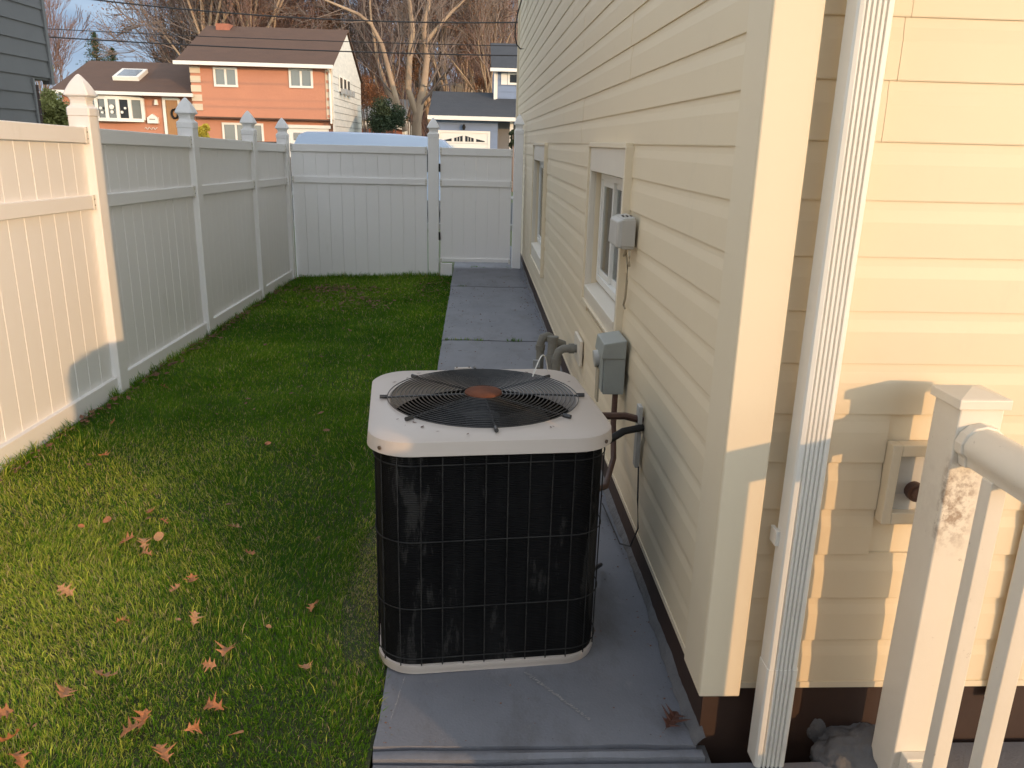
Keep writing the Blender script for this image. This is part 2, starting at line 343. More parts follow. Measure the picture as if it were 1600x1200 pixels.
# walkway of painted slabs
wk = tag(MB().box(-.25, .66, -3, 12.9, -.3, -.035).build('walkway', CEM), kind='structure')
random.seed(3)
def slab(x0, x1, y0, y1, z=0.0, nx=10, ny=24):
    b = MB()
    ny = max(3, int((y1-y0)*10))
    X = np.linspace(x0, x1, nx); Y = np.linspace(y0, y1, ny)
    for j, y in enumerate(Y):
        for i, x in enumerate(X):
            edge = i in (0, nx-1) or j in (0, ny-1)
            jx = random.uniform(-.003, .003) if edge else 0
            zz = z+0.0022*math.sin(x*9+y*2.3)+0.002*math.sin(y*4.1-x*5)+(-.007 if edge else 0)
            b.v.append((x+(jx if i in (0, nx-1) else 0), y+(jx if j in (0, ny-1) else 0), zz))
    for j in range(ny-1):
        for i in range(nx-1):
            a = j*nx+i; b.f.append((a, a+1, a+1+nx, a+nx))
    n = len(b.v); per = [i for i in range(nx)]+[j*nx+nx-1 for j in range(1, ny)]+[(ny-1)*nx+i for i in range(nx-2, -1, -1)]+[j*nx for j in range(ny-2, 0, -1)]
    for p in per: q = b.v[p]; b.v.append((q[0], q[1], z-.12))
    for k in range(len(per)): k2 = (k+1) % len(per); b.f.append((per[k], per[k2], n+k2, n+k))
    return b.build('slab', CONC, wk, smooth=True)
slab(-.258, .628, 1.815, 6.478); slab(-.262, .630, 6.500, 9.07, .002); slab(-.265, .632, 9.092, 11.4, .004); slab(-.268, .632, 11.42, 12.9, .004)
slab(-.256, .640, 1.772, 1.803, -.006); slab(-.256, 1.05, .2, 1.758, -.014, nx=14)
tag(MB().box(-.25, 4.5, -3, .19, -.3, -.02).build('patio', CONC), kind='structure')
tag(MB().box(1.06, 4.5, .2, 1.82, -.3, -.018).build('patio', CONC), kind='structure')
# ragged cement fillet between slab and foundation
b = MB(); random.seed(5); nf = 560
wv_ = 0.016; hv_ = .024
for i in range(nf):
    y = 1.80+i*.0198; wv_ = min(.028, max(.008, wv_+random.uniform(-.0035, .0035))); hv_ = min(.038, max(.012, hv_+random.uniform(-.004, .004)))
    b.v += [(.636-wv_, y, -.004), (.638-wv_*.6, y, hv_*.35), (.638, y, hv_*.8), (.646, y, hv_)]
for i in range(nf-1):
    for k in range(3): a = i*4+k; b.f.append((a, a+1, a+5, a+4))
b.build('mortar_fillet', CEM, wk, smooth=True)
# chalky scuffs worn into the slab paint
def scuff(p, q, wd, n):
    b = MB(); random.seed(int(p[0]*1000)+9)
    p = Vector((*p, .0045)); q = Vector((*q, .0045)); d = (q-p); L = d.length; d.normalize(); s_ = Vector((-d.y, d.x, 0))
    for i in range(n):
        t = (i+random.random())/n*L; c = p+d*t+s_*random.uniform(-wd*.5, wd*.5); l = random.uniform(.4, 1.3)*L/n; h = random.uniform(.25, .6)*wd
        k = len(b.v)
        for (u, v) in ((-l, -h*.6), (0, -h), (l, 0), (0, h)):
            P = c+d*u+s_*v; b.v.append((P.x, P.y, P.z+.0004*(i % 3)))
        b.f.append((k, k+1, k+2, k+3))
    o = b.build('scuff_mark', SCUFF, wk, fix=False); o['kind'] = 'stuff'
def grit(name, n, x0, x1, y0, y1, seed, m, smin, smax):
    rs_ = random.Random(seed); b = MB()
    for i in range(n):
        x = rs_.uniform(x0, x1); y = y0+(y1-y0)*rs_.random()**1.5; s_ = rs_.uniform(smin, smax)*(1+.15*(y-y0)); k = len(b.v)
        if rs_.random() < .5: x = x1-abs(rs_.gauss(0, .06)) if rs_.random() < .7 else x0+abs(rs_.gauss(0, .03))
        b.v += [(x-s_, y, .002), (x, y-s_*.8, .002), (x+s_*.9, y+s_*.2, .002), (x, y+s_, .002), (x, y, .002+s_*.9)]
        b.f += [(k, k+1, k+4), (k+1, k+2, k+4), (k+2, k+3, k+4), (k+3, k, k+4)]
    o = b.build(name, m, wk); o['kind'] = 'stuff'
grit('grit', 420, -.24, .615, 1.82, 10.3, 3, CEM, .0012, .0035); grit('soil_crumbs', 260, -.24, .615, 1.82, 10.3, 4, LITTER, .0012, .0045)
scuff((.17, 2.12), (.345, 1.90), .009, 60); scuff((-.198, 2.10), (-.221, 1.91), .003, 30); scuff((.02, 2.17), (.20, 2.15), .006, 26)
# ------------------------------------------------------------------ grass
def vnoise(x, y, s, seed):
    rs = np.random.RandomState(seed); G = rs.rand(64, 64)
    u = x*s+100; v = y*s+100; i = np.floor(u).astype(int); j = np.floor(v).astype(int); fu = u-i; fv = v-j
    fu = fu*fu*(3-2*fu); fv = fv*fv*(3-2*fv); i %= 63; j %= 63
    return (G[i, j]*(1-fu)+G[i+1, j]*fu)*(1-fv)+(G[i, j+1]*(1-fu)+G[i+1, j+1]*fu)*fv
def proj_np(x, y, z):
    P = np.stack([x, y, z-CAM_Z], 0); c = ROT.T @ P
    return 800+F*c[0]/c[2], 600+F*c[1]/c[2]
def grass(name, x0, x1, y0, y1, dens, wd, ln, seed, cull=True, clumps=None):
    rs = np.random.RandomState(seed); n = int((x1-x0)*(y1-y0)*dens)
    x = rs.uniform(x0, x1, n); y = rs.uniform(y0, y1, n)
    if clumps is not None: k = vnoise(x, y, clumps[0], seed+5) > clumps[1]; x = x[k]; y = y[k]
    z = lawn_z(x, y)-.004
    if cull:
        px, py = proj_np(x, y, z); k = (px > -260) & (px < 1860) & (py < 1480); x = x[k]; y = y[k]; z = z[k]
    # bare worn patches
    bare = vnoise(x, y, 1.6, 31)*.5+vnoise(x, y, 5, 32)*.5
    near_edge = np.exp(-((x+.36)/.10)**2)*np.exp(-((y-2.75)/.55)**2)
    n = len(x); az = rs.uniform(0, 2*np.pi, n); lean = rs.uniform(.2, 1.35, n)
    h = ln*rs.uniform(.55, 1.25, n)*(0.8+.45*vnoise(x, y, 2.4, 33)); h *= np.where(near_edge > .35, .55, 1)
    patch = vnoise(x, y, 1.1, 41)*.55+vnoise(x, y, 3.7, 42)*.3+vnoise(x, y, 11, 43)*.15
    azb = np.arctan2(vnoise(x, y, 3, 61)-.5, vnoise(x, y, 3, 62)-.5); az = np.where(rs.rand(n) < .45, azb+rs.normal(0, .5, n), az)
    dx = np.cos(az); dy = np.sin(az); sx = -dy; sy = dx; tw = rs.uniform(0, np.pi, n); sx = np.cos(tw); sy = np.sin(tw)
    w_ = wd*rs.uniform(.6, 1.3, n)*.5
    b1 = h*np.sin(lean*.45)*.55; z1 = h*np.cos(lean*.45)*.55
    b2 = b1+h*.5*np.sin(lean*1.15); z2 = z1+h*.5*np.cos(lean*1.15)
    V = np.empty((n, 5, 3), np.float32)
    V[:, 0] = np.stack([x-sx*w_, y-sy*w_, z], 1); V[:, 1] = np.stack([x+sx*w_, y+sy*w_, z], 1)
    V[:, 2] = np.stack([x+dx*b1-sx*w_*.85, y+dy*b1-sy*w_*.85, z+z1], 1); V[:, 3] = np.stack([x+dx*b1+sx*w_*.85, y+dy*b1+sy*w_*.85, z+z1], 1)
    V[:, 4] = np.stack([x+dx*b2, y+dy*b2, z+z2], 1)
    me = bpy.data.meshes.new(name); me.vertices.add(n*5); me.vertices.foreach_set('co', V.reshape(-1))
    idx = (np.arange(n)*5)[:, None]+np.array([[0, 1, 3, 2, 2, 3, 4]])
    me.loops.add(n*7); me.loops.foreach_set('vertex_index', idx.reshape(-1).astype(np.int32))
    me.polygons.add(n*2); st = (np.arange(n)*7)[:, None]+np.array([[0, 4]]); me.polygons.foreach_set('loop_start', st.reshape(-1).astype(np.int32))
    me.update(calc_edges=True)
    # colours
    r_ = rs.rand(n)
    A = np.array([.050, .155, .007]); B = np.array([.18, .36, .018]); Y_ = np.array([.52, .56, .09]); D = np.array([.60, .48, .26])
    t = np.clip(patch*1.25-.25+rs.normal(0, .16, n), 0, 1)[:, None]; c = A*(1-t)+B*t
    left = np.clip((-.55-x)/.9, 0, 1)*np.clip((4.6-y)/1.5, 0, 1)*(.45+.9*vnoise(x, y, 1.9, 77))  # near left lawn: sunlight put into the blade colour, yellower and brighter
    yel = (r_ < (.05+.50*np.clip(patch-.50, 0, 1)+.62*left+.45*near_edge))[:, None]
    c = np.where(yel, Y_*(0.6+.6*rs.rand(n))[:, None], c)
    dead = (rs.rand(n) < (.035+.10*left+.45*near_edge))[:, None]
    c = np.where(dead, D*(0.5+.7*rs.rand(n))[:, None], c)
    c = c*(1+.35*np.clip(left, 0, 1))[:, None]  # extra brightening of the left blades stands in for sun
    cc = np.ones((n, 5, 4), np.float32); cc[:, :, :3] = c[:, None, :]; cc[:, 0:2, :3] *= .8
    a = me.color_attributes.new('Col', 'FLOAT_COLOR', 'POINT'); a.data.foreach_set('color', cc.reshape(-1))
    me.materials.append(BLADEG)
    o = bpy.data.objects.new(name, me); COL.objects.link(o); tag(o, kind='stuff'); return o
GX0, GX1 = -2.30, -.272
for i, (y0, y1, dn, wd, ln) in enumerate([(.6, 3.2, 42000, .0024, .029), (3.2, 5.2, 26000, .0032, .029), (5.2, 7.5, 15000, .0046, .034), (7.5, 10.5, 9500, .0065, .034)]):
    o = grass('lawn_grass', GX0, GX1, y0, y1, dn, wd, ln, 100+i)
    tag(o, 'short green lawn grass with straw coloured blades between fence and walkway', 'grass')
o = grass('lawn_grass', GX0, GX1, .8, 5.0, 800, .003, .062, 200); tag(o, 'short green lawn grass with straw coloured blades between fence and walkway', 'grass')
# fringe along the fence and the slab edge, weeds in slab joints
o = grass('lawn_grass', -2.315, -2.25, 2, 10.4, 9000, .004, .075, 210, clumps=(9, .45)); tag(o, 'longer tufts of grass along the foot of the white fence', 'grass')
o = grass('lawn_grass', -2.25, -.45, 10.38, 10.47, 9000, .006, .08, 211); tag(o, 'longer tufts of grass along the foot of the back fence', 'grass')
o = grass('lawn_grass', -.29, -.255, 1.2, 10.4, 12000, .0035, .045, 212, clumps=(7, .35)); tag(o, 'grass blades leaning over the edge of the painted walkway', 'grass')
_lz = lawn_z
lawn_z = lambda x, y: np.zeros_like(x)-.004
for (a, b_, c_, d_, dn) in ((-.2, .60, 9.07, 9.10, 11000), (-.24, .45, 6.475, 6.505, 12000), (-.1, .5, 10.48, 10.6, 3500)):
    o = grass('joint_weeds', a, b_, c_, d_, dn, .004, .028, int(213+c_), clumps=(6, .5)); tag(o, 'sparse weeds growing in the joints of the grey walkway', 'weeds')
lawn_z = _lz
# fallen oak leaves
def _objrand(M, c2):
    t = M.node_tree; b = t.nodes['Principled BSDF']; l = b.inputs['Base Color'].links[0].from_socket
    oi = t.nodes.new('ShaderNodeObjectInfo'); mx = t.nodes.new('ShaderNodeMix'); mx.data_type = 'RGBA'; mx.inputs[7].default_value = (*c2, 1)
    mr = t.nodes.new('ShaderNodeMapRange'); mr.inputs[4].default_value = .75; t.links.new(oi.outputs['Random'], mr.inputs[0])
    t.links.new(mr.outputs[0], mx.inputs[0]); t.links.new(l, mx.inputs[6]); t.links.new(mx.outputs[2], b.inputs['Base Color'])
_objrand(LEAFM, (.50, .31, .17))
def leaf_mesh(seed, lobes=7, size=.045, curl=.5, rounded=False):
    rs = random.Random(seed); out = []
    if rounded:
        for k in range(12):
            a = 2*math.pi*k/12; out.append((math.cos(a)*.42*rs.uniform(.9, 1.1), math.sin(a)*.36*rs.uniform(.9, 1.1)))
    else:
        half = [(.00, .03), (.14, .10), (.22, .34), (.30, .12), (.42, .16), (.52, .48), (.60, .16), (.72, .18), (.82, .36), (.86, .12), (1.0, .03)]
        up = [(u-.5+rs.uniform(-.02, .02), v*rs.uniform(.8, 1.2)) for u, v in half]; dn = [(u-.5+rs.uniform(-.02, .02), -v*rs.uniform(.8, 1.2)) for u, v in half]
        out = up+dn[::-1]
    b = MB(); c1 = rs.uniform(-1, 1)*curl; c2 = rs.uniform(.3, 1)*curl; tw = rs.uniform(-.6, .6)
    def z(u, v): return c2*v*v*1.6+c1*u*u*.8+tw*u*v
    k = 0
    mid = [(-.5+i/10, 0) for i in range(11)]
    if rounded:
        b.v.append((0, 0, z(0, 0)*size*2))
        for u, v in out: b.v.append((u*size*2, v*size*2, z(u, v)*size*2))
        for i in range(12): b.f.append((0, 1+i, 1+(i+1) % 12))
    else:
        N = 11
        for (u, v) in mid: b.v.append((u*size*2, 0, z(u, 0)*size*2))
        for (u, v) in up: b.v.append((u*size*2, v*size*2, z(u, v)*size*2))
        for (u, v) in dn: b.v.append((u*size*2, v*size*2, z(u, v)*size*2))
        for i in range(N-1):
            b.f.append((i, i+1, N+i+1, N+i)); b.f.append((i, 2*N+i, 2*N+i+1, i+1))
        # stalk
        n = len(b.v); p = size*2
        b.v += [(-.5*p, .012*p, 0), (-.5*p, -.012*p, 0), (-.78*p, 0, z(-.6, 0)*p*.6)]; b.f.append((n, n+1, n+2))
    return b
protos = []
for s_ in range(6):
    o = leaf_mesh(s_, curl=.7+.22*s_).build('fallen_leaf', LEAFM, fix=False); md = o.modifiers.new('t', 'SOLIDIFY'); md.thickness = .0006; protos.append(o)
rp = leaf_mesh(40, rounded=True, size=.026, curl=.4).build('fallen_leaf', LEAFM, fix=False); md = rp.modifiers.new('t', 'SOLIDIFY'); md.thickness = .0006
LV = [(-1.62, 3.10, 'r', 'rounded bright orange leaf, left one of two round leaves near the fence side'),
 (-1.54, 3.16, 'r', 'rounded pale orange leaf, right one of two round leaves on the lawn'),
 (-1.30, 3.15, 0, 'small pointed oak leaf standing on edge above the cluster of three curled leaves'),
 (-.99, 3.09, 1, 'dusky pink oak leaf lying farthest right in the upper row of fallen leaves'),
 (-.87, 2.87, 2, 'thin curled brown leaf in dark grass midway between fence and condenser'),
 (-1.38, 2.97, 3, 'orange leaf at the left end of the curled leaf cluster'),
 (-1.31, 2.96, 4, 'middle curled orange leaf of the small cluster on the lawn'),
 (-1.27, 3.01, 'r', 'small ring shaped leaf at the right end of the curled cluster'),
 (-1.27, 2.87, 5, 'thin folded leaf just below the curled leaf cluster'),
 (-1.44, 2.59, 0, 'small reddish leaf alone in the straw coloured grass at left'),
 (-1.06, 2.60, 1, 'spiky pale leaf of a pair in the middle of the lit lawn'),
 (-1.02, 2.66, 2, 'flat orange leaf lying just beyond the spiky pale leaf'),
 (-1.16, 2.40, 4, 'curled orange leaf casting a dark shadow in the grass'),
 (-.98, 2.40, 'r', 'tiny tan leaf fragment beside the broad folded leaf'),
 (-.93, 2.41, 3, 'broad folded tan leaf with a bright lit top'),
 (-.55, 2.49, 5, 'pink star shaped leaf standing nearest the black condenser'),
 (-.80, 2.15, 0, 'large pink oak leaf touching a thin twig like leaf'),
 (-.77, 2.23, 4, 'narrow twig like leaf rising beyond the large pink leaf'),
 (-.50, 2.14, 1, 'pink oak leaf with raised lobes, low on the lawn near the walkway'),
 (-1.09, 2.10, 2, 'round lobed pink leaf with its stalk pointing right'),
 (-1.17, 2.02, 3, 'bright orange curled leaf lit by the sun at lower left'),
 (-.73, 1.96, 5, 'torn orange leaf leaning on another at the bottom of the lawn'),
 (-.75, 1.87, 4, 'long twisted orange leaf below the torn leaf'),
 (-.92, 1.86, 0, 'broad brown leaf half sunk in the grass at the bottom of the lawn'),
 (-.90, 1.90, 1, 'dull brown leaf overlapping the broad sunken leaf'),
 (-1.18, 1.88, 'r', 'tiny reddish leaf bit between two left edge leaves'),
 (-1.22, 1.83, 2, 'large tan oak leaf cut by the left edge of the view'),
 (-.63, 1.84, 'r', 'small round orange leaf beside the twisted leaf'),
 (-.80, 1.77, 3, 'pink leaf lowest in the middle of the lawn'),
 (-1.16, 1.76, 5, 'flat pale orange leaf in the bottom left corner of the lawn'),
 (-2.06, 4.45, 1, 'star shaped tan leaf lying near the foot of the fence post'),
 (-1.89, 3.93, 0, 'orange oak leaf standing upright in front of the fence'),
 (-2.05, 5.20, 3, 'small brown leaf in shade beside the second fence panel'),
 (-1.10, 4.11, 'r', 'small reddish leaf alone in the dark middle of the lawn'),
 (-.67, 2.36, 'r', 'tiny brown leaf bit in the dark grass left of the condenser'),
 (-1.30, 1.93, 4, 'curled orange leaf at the left edge above the large tan leaf'),
 (-1.39, 3.24, 2, 'brown leaf hidden in shadow at the top of the leaf scatter')]
random.seed(12); used = set()
for (x, y, k, lab) in LV:
    src = rp if k == 'r' else protos[k]; key = str(k)
    o = src if key not in used else copyobj(src); used.add(key)
    o.location = (x, y, float(lawn_z(np.array(x), np.array(y)))+.034+random.uniform(0, .006))
    o.rotation_euler = (random.uniform(-.7, .7)+.2, random.uniform(-.6, .6), random.uniform(0, 6.28)); s_ = random.uniform(.48, .82)*(1.0 if k != 'r' else (.7 if 'tiny' in lab else 1.3))
    o.scale = (s_, s_, s_); tag(o, lab, 'leaf', 'fallen leaves scattered on the lawn')
o = copyobj(protos[3]); o.data = o.data.copy(); o.data.materials[0] = LEAFD; o.location = (.574, 1.885, .016); o.rotation_euler = (.2, .1, 1.0); o.scale = (1, 1, 1); del o['group']
tag(o, 'dark brown crumpled leaf on the grey slab beside the foundation', 'leaf')
def litter(name, cx, cy, sx, sy, n, seed, lab, zf=None, m=LITTER):
    rs = np.random.RandomState(seed); b = MB()
    for i in range(n):
        x = cx+rs.normal(0, sx); y = cy+rs.normal(0, sy)
        if not (-2.29 < x < -.3): continue
        z = float(_lz(np.array(x), np.array(y)))+rs.uniform(.02, .04) if zf is None else zf
        a = rs.uniform(0, 6.28); s_ = rs.uniform(.010, .028); k = len(b.v)
        u = np.array([math.cos(a), math.sin(a), rs.uniform(-.4, .4)])*s_; v = np.array([-math.sin(a), math.cos(a), rs.uniform(-.4, .4)])*s_*.5
        c = np.array([x, y, z]); b.v += [tuple(c-u), tuple(c-v), tuple(c+u), tuple(c+v)]; b.f.append((k, k+1, k+2, k+3))
    o = b.build(name, m, fix=False); tag(o, lab, 'leaf litter', kind='stuff')
litter('leaf_litter', -1.7, 9.4, .28, .16, 420, 1, 'patch of small brown leaves in shade by the back fence corner')
litter('leaf_litter', -1.25, 8.6, .30, .35, 330, 2, 'loose brown leaf scatter in the middle of the far lawn')
litter('leaf_litter', -.5, 9.7, .12, .5, 110, 3, 'brown leaves gathered beside the far walkway edge')
litter('leaf_litter', -1.2, 6, .7, 2.2, 70, 4, 'few tiny leaf bits spread over the shaded lawn')
litter('leaf_litter', -2.255, 6.0, .035, 2.4, 520, 5, 'brown bits gathered along the foot of the white fence')
# ------------------------------------------------------------------ house
house = empty('house', (0.6, 1.8, 0), label='cream vinyl sided house with brown painted foundation along the walkway', cat='house')
HM = Matrix.Translation((-.6, -1.8, 0))
hb = empty('wall', (0, 0, 0)); bpy.data.objects.remove(hb)
def H(o): o.parent = house; o.matrix_parent_inverse = HM; return o
HX0, HX1, HY0, HY1, HZ1 = .645, 9.0, 1.845, 12.8, 5.5
wins = [(3.42, 4.38, .83, 1.44), (7.42, 8.66, .55, 1.41)]
wb = MB()
def wall_strip(y0, y1): wb.box(HX0, HX0+.12, y0, y1, .17, HZ1)
wall_strip(HY0, 3.42)
for i, (a, b_, z0, z1) in enumerate(wins):
    wb.box(HX0, HX0+.12, a, b_, .17, z0); wb.box(HX0, HX0+.12, a, b_, z1, HZ1)
wall_strip(4.38, 7.42); wall_strip(8.66, HY1)
wb.box(HX0+.12, HX1, HY0, HY0+.12, .17, HZ1); wb.box(HX0+.12, HX1, HY1-.12, HY1, .17, HZ1); wb.box(HX1-.12, HX1, HY0+.12, HY1-.12, .17, HZ1)
H(wb.build('wall', SIDING))
H(MB().box(HX0-.005, HX1, HY0-.005, HY1, -.3, .172).build('foundation', BROWN))
rf = MB(); ex = .3
rf.v = [(HX0-ex, HY0-.35, 5.5), (HX1+ex, HY0-.35, 5.5), (HX1+ex, HY1+.05, 5.5), (HX0-ex, HY1+.05, 5.5), (HX0-ex, 7.3, 7.9), (HX1+ex, 7.3, 7.9)]
rf.f = [(0, 1, 5, 4), (2, 3, 4, 5), (1, 2, 5), (3, 0, 4), (3, 2, 1, 0)]
H(rf.build('roof', ROOFG))
# unseen roof added over the patio to keep sky light off the back wall
SKYBLOCK = mat('sky_blocker_board', (0.16, 0.12, 0.09), 0.8, 0.5, 3, col2=(0.12, 0.09, 0.07))
H(MB().hexa([(.80, -1.3, 3.30), (6.0, -1.3, 3.30), (6.0, 1.79, 3.60), (.80, 1.79, 3.60), (.80, -1.3, 3.38), (6.0, -1.3, 3.38), (6.0, 1.79, 3.68), (.80, 1.79, 3.68)]).build('sky_blocker_roof', SKYBLOCK))
H(MB().box(5.85, 5.95, -1.28, -1.18, -.3, 3.31).build('sky_blocker_post', TRIMC))
# dutch-lap siding boards
def board_prof(z0, e=.128):
    return [(-.001, z0+.001), (.0098, z0), (.0104, z0+.003), (.0094, z0+.080), (.0058, z0+.108), (.0050, z0+e+.003), (-.001, z0+e+.003)]
def side_board(y0, y1, z0, off=0):
    pr = [(.640-d-off, z) for d, z in board_prof(z0)]
    o = MB().extrude(pr, 'y', y0, y1).build('siding_board', SIDING); return H(o)
def back_board(x0, x1, z0, off=0):
    pr = [(1.842-d-off, z) for d, z in board_prof(z0)]
    o = MB().extrude(pr, 'x', x0, x1).build('siding_board', SIDING); return H(o)
random.seed(21)
seam_fix = {13: 3.5, 14: 3.52, 12: 4.95, 11: 5.0, 10: 5.3, 9: 7.0}
W_OUT = [(3.335, 4.415, .755, 1.56), (7.30, 8.71, .42, 1.555)]
W_EDGES = [q for w_ in W_OUT for q in w_[:2]]+[1.955, 12.78]
for k in range(41):
    z0 = .168+.128*k
    cuts = sorted([seam_fix.get(k, random.choice([3.9, 4.4, 5.1, 5.7])), random.choice([6.9, 7.6, 8.2]), random.choice([9.6, 10.2, 10.9])])
    spans = []; prev = 1.955
    for c in cuts+[12.78]: spans.append((prev, c)); prev = c
    out = []
    for (a, b_) in spans:
        segs = [(a, b_)]
        for (wy0, wy1, wz0, wz1) in W_OUT:
            if z0+.128 > wz0+.02 and z0 < wz1-.03:
                ns = []
                for (p, q) in segs:
                    if q <= wy0 or p >= wy1: ns.append((p, q)); continue
                    if p < wy0: ns.append((p, wy0))
                    if q > wy1: ns.append((wy1, q))
                segs = ns
        out += segs
    for i, (a, b_) in enumerate(out):
        if b_-a > .03: side_board(a+(0 if a in W_EDGES else -.012*(i % 2)), b_+(0 if b_ in W_EDGES else .012*(i % 2)), z0, .0011*(i % 2)+random.uniform(0, .0004))
BX = [(1.032, 1.215, .665, .885)]
for k in range(41):
    z0 = .181+.1283*k
    c = random.choice([1.9, 2.3, 2.9, 3.4]); 
    if k == 12: c = .93
    if k == 11: c = .915
    if k == 13: c = .94
    segs = [(.722, c), (c, 5.2), (5.2, 8.98)] 
    if k in (3, 4, 5):
        segs = [(.722, 1.032), (1.215, c if c > 1.3 else 2.9), (c if c > 1.3 else 2.9, 8.98)]
    for i, (a, b_) in enumerate(segs): back_board(a-(.012 if i == 1 and a < 5 and k not in (3, 4, 5) else 0), b_, z0, .0010*(i % 2)+random.uniform(0, .0003))
# corner post
cp = MB().box(.612, .722, 1.79, 1.80, .165, HZ1).box(.612, .622, 1.80, 1.955, .165, HZ1).box(.622, .722, 1.80, 1.842, .17, HZ1).box(.622, .644, 1.842, 1.95, .17, HZ1)
H(cp.build('corner_board', TRIMC, bevel=.004))
H(box('corner_board', TRIMC, (.605, .66, 12.72, 12.83, .165, HZ1)))
H(box('wall_trim', TRIMC, (1.425, 1.470, 1.812, 1.826, .13, 2.6), bevel=.003))
H(box('starter_strip', TRIMC, (.626, .642, 1.96, 12.75, .150, .168)))
H(box('starter_strip', TRIMC, (.73, 8.9, 1.828, 1.840, .163, .181)))
def make_window(outer, hole, split):
    y0, y1, z0, z1 = outer; a, b_, c, d = hole
    W = H(MB().box(.612, .640, y0, a, z0, z1).box(.612, .640, b_, y1, z0, z1).box(.612, .640, a, b_, z0, c-.0).box(.612, .640, a, b_, d, z1).build('window', CASING, bevel=.003))
    # raised channel round the casing
    MB().box(.600, .634, y0-.022, y0, z0-.02, z1+.008).box(.600, .634, y1, y1+.022, z0-.02, z1+.008).box(.602, .634, y0, y1, z1, z1+.022).box(.602, .634, y0, y1, z0-.014, z0).build('channel', TRIMC, W, bevel=.002)
    # deep reveal
    MB().box(.640, .735, a-.015, a-.001, c, d).box(.640, .735, b_+.001, b_+.015, c, d).box(.640, .735, a-.015, b_+.015, d+.001, d+.015).build('reveal', CASING, W)
    MB().hexa([(.606, a, c-.03), (.74, a, c-.03), (.74, b_, c-.03), (.606, b_, c-.03), (.606, a, c+.002), (.74, a, c+.03), (.74, b_, c+.03), (.606, b_, c+.002)]).build('sill', CASING, W, bevel=.003)
    fy0, fy1, fz0, fz1 = a+.012, b_-.012, c+.032, d-.012; mid = fy0+(fy1-fy0)*split
    fr = MB().box(.668, .713, fy0, fy0+.03, fz0, fz1).box(.668, .713, fy1-.03, fy1, fz0, fz1).box(.668, .713, fy0+.03, fy1-.03, fz1-.03, fz1).box(.668, .713, fy0+.03, fy1-.03, fz0, fz0+.035)
    fr.build('frame', WHITEP, W, bevel=.002)
    for (p, q, X) in ((fy0+.032, mid+.015, .690), (mid-.015, fy1-.032, .676)):
        s_ = MB().box(X, X+.014, p, p+.03, fz0+.036, fz1-.031).box(X, X+.014, q-.03, q, fz0+.036, fz1-.031).box(X, X+.014, p+.03, q-.03, fz1-.062, fz1-.031).box(X, X+.014, p+.03, q-.03, fz0+.036, fz0+.068)
        s_.build('sash', WHITEP, W, bevel=.0015)
        MB().box(X+.005, X+.009, p+.03, q-.03, fz0+.068, fz1-.062).build('pane', GLASS, W)
    cu = MB(); n = 40
    for i in range(n+1):
        y = mid-.05+(fy1-mid+.1)*(i/n); x = .715+.008*math.sin(i*1.7); cu.v += [(x, y, fz0-.1), (x, y, fz1+.1), (x+.004, y, fz1+.1), (x+.004, y, fz0-.1)]
    for i in range(n):
        k = i*4; cu.f += [(k, k+4, k+5, k+1), (k+2, k+6, k+7, k+3)]
    cu.build('curtain', CURT, W, smooth=True)
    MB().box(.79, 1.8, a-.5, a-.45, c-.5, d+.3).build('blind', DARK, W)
    return W
make_window(W_OUT[0], wins[0], .62); make_window(W_OUT[1], wins[1], .5)
# recessed outlet block on the back wall
ob = H(MB().box(1.034, 1.058, 1.800, 1.838, .668, .882).box(1.190, 1.214, 1.800, 1.838, .668, .882).box(1.058, 1.190, 1.800, 1.838, .852, .882).box(1.058, 1.190, 1.800, 1.838, .668, .700).build('mounting_block', TRIMC, bevel=.003))
MB().box(1.056, 1.192, 1.828, 1.836, .698, .854).build('back_plate', BOXW, ob)
cyl = MB(); cyl.tube([(1.118, 1.829, .752), (1.118, 1.806, .752)], .024, 20).tube([(1.118, 1.8065, .752), (1.118, 1.800, .752)], .016, 16); cyl.build('round_fitting', COPPER, ob, smooth=True)
H(MB().box(1.060, 1.12, 1.824, 1.829, .700, .742).build('lower_flap', BOXW, None))
# cement lump at the foot of the wall
def lump(name, c, s, seed, m, lab, cat):
    import bmesh
    bm = bmesh.new(); bmesh.ops.create_icosphere(bm, subdivisions=5, radius=1)
    rs = random.Random(seed)
    from mathutils import noise
    for v in bm.verts:
        n = noise.fractal(v.co*1.3+Vector((seed, 0, 0)), 1, 2, 3); n2 = noise.fractal(v.co*7+Vector((seed, 5, 0)), .8, 2.2, 5)
        v.co = Vector((v.co.x*s[0], v.co.y*s[1], v.co.z*s[2]))*(1+.22*n+.085*n2)
    me = bpy.data.meshes.new(name); bm.to_mesh(me); bm.free(); me.materials.append(m); me.polygons.foreach_set('use_smooth', [True]*len(me.polygons))
    o = bpy.data.objects.new(name, me); COL.objects.link(o); o.location = c; return tag(o, lab, cat)
lump('cement_lump', (1.085, 1.79, -.05), (.135, .12, .10), 11, CEM, 'rough grey cement lump against the brown foundation at the railing post', 'cement')
lump('cement_lump', (.972, 1.838, .015), (.024, .008, .034), 8, CEM, 'small grey cement dab stuck on the brown foundation', 'cement')
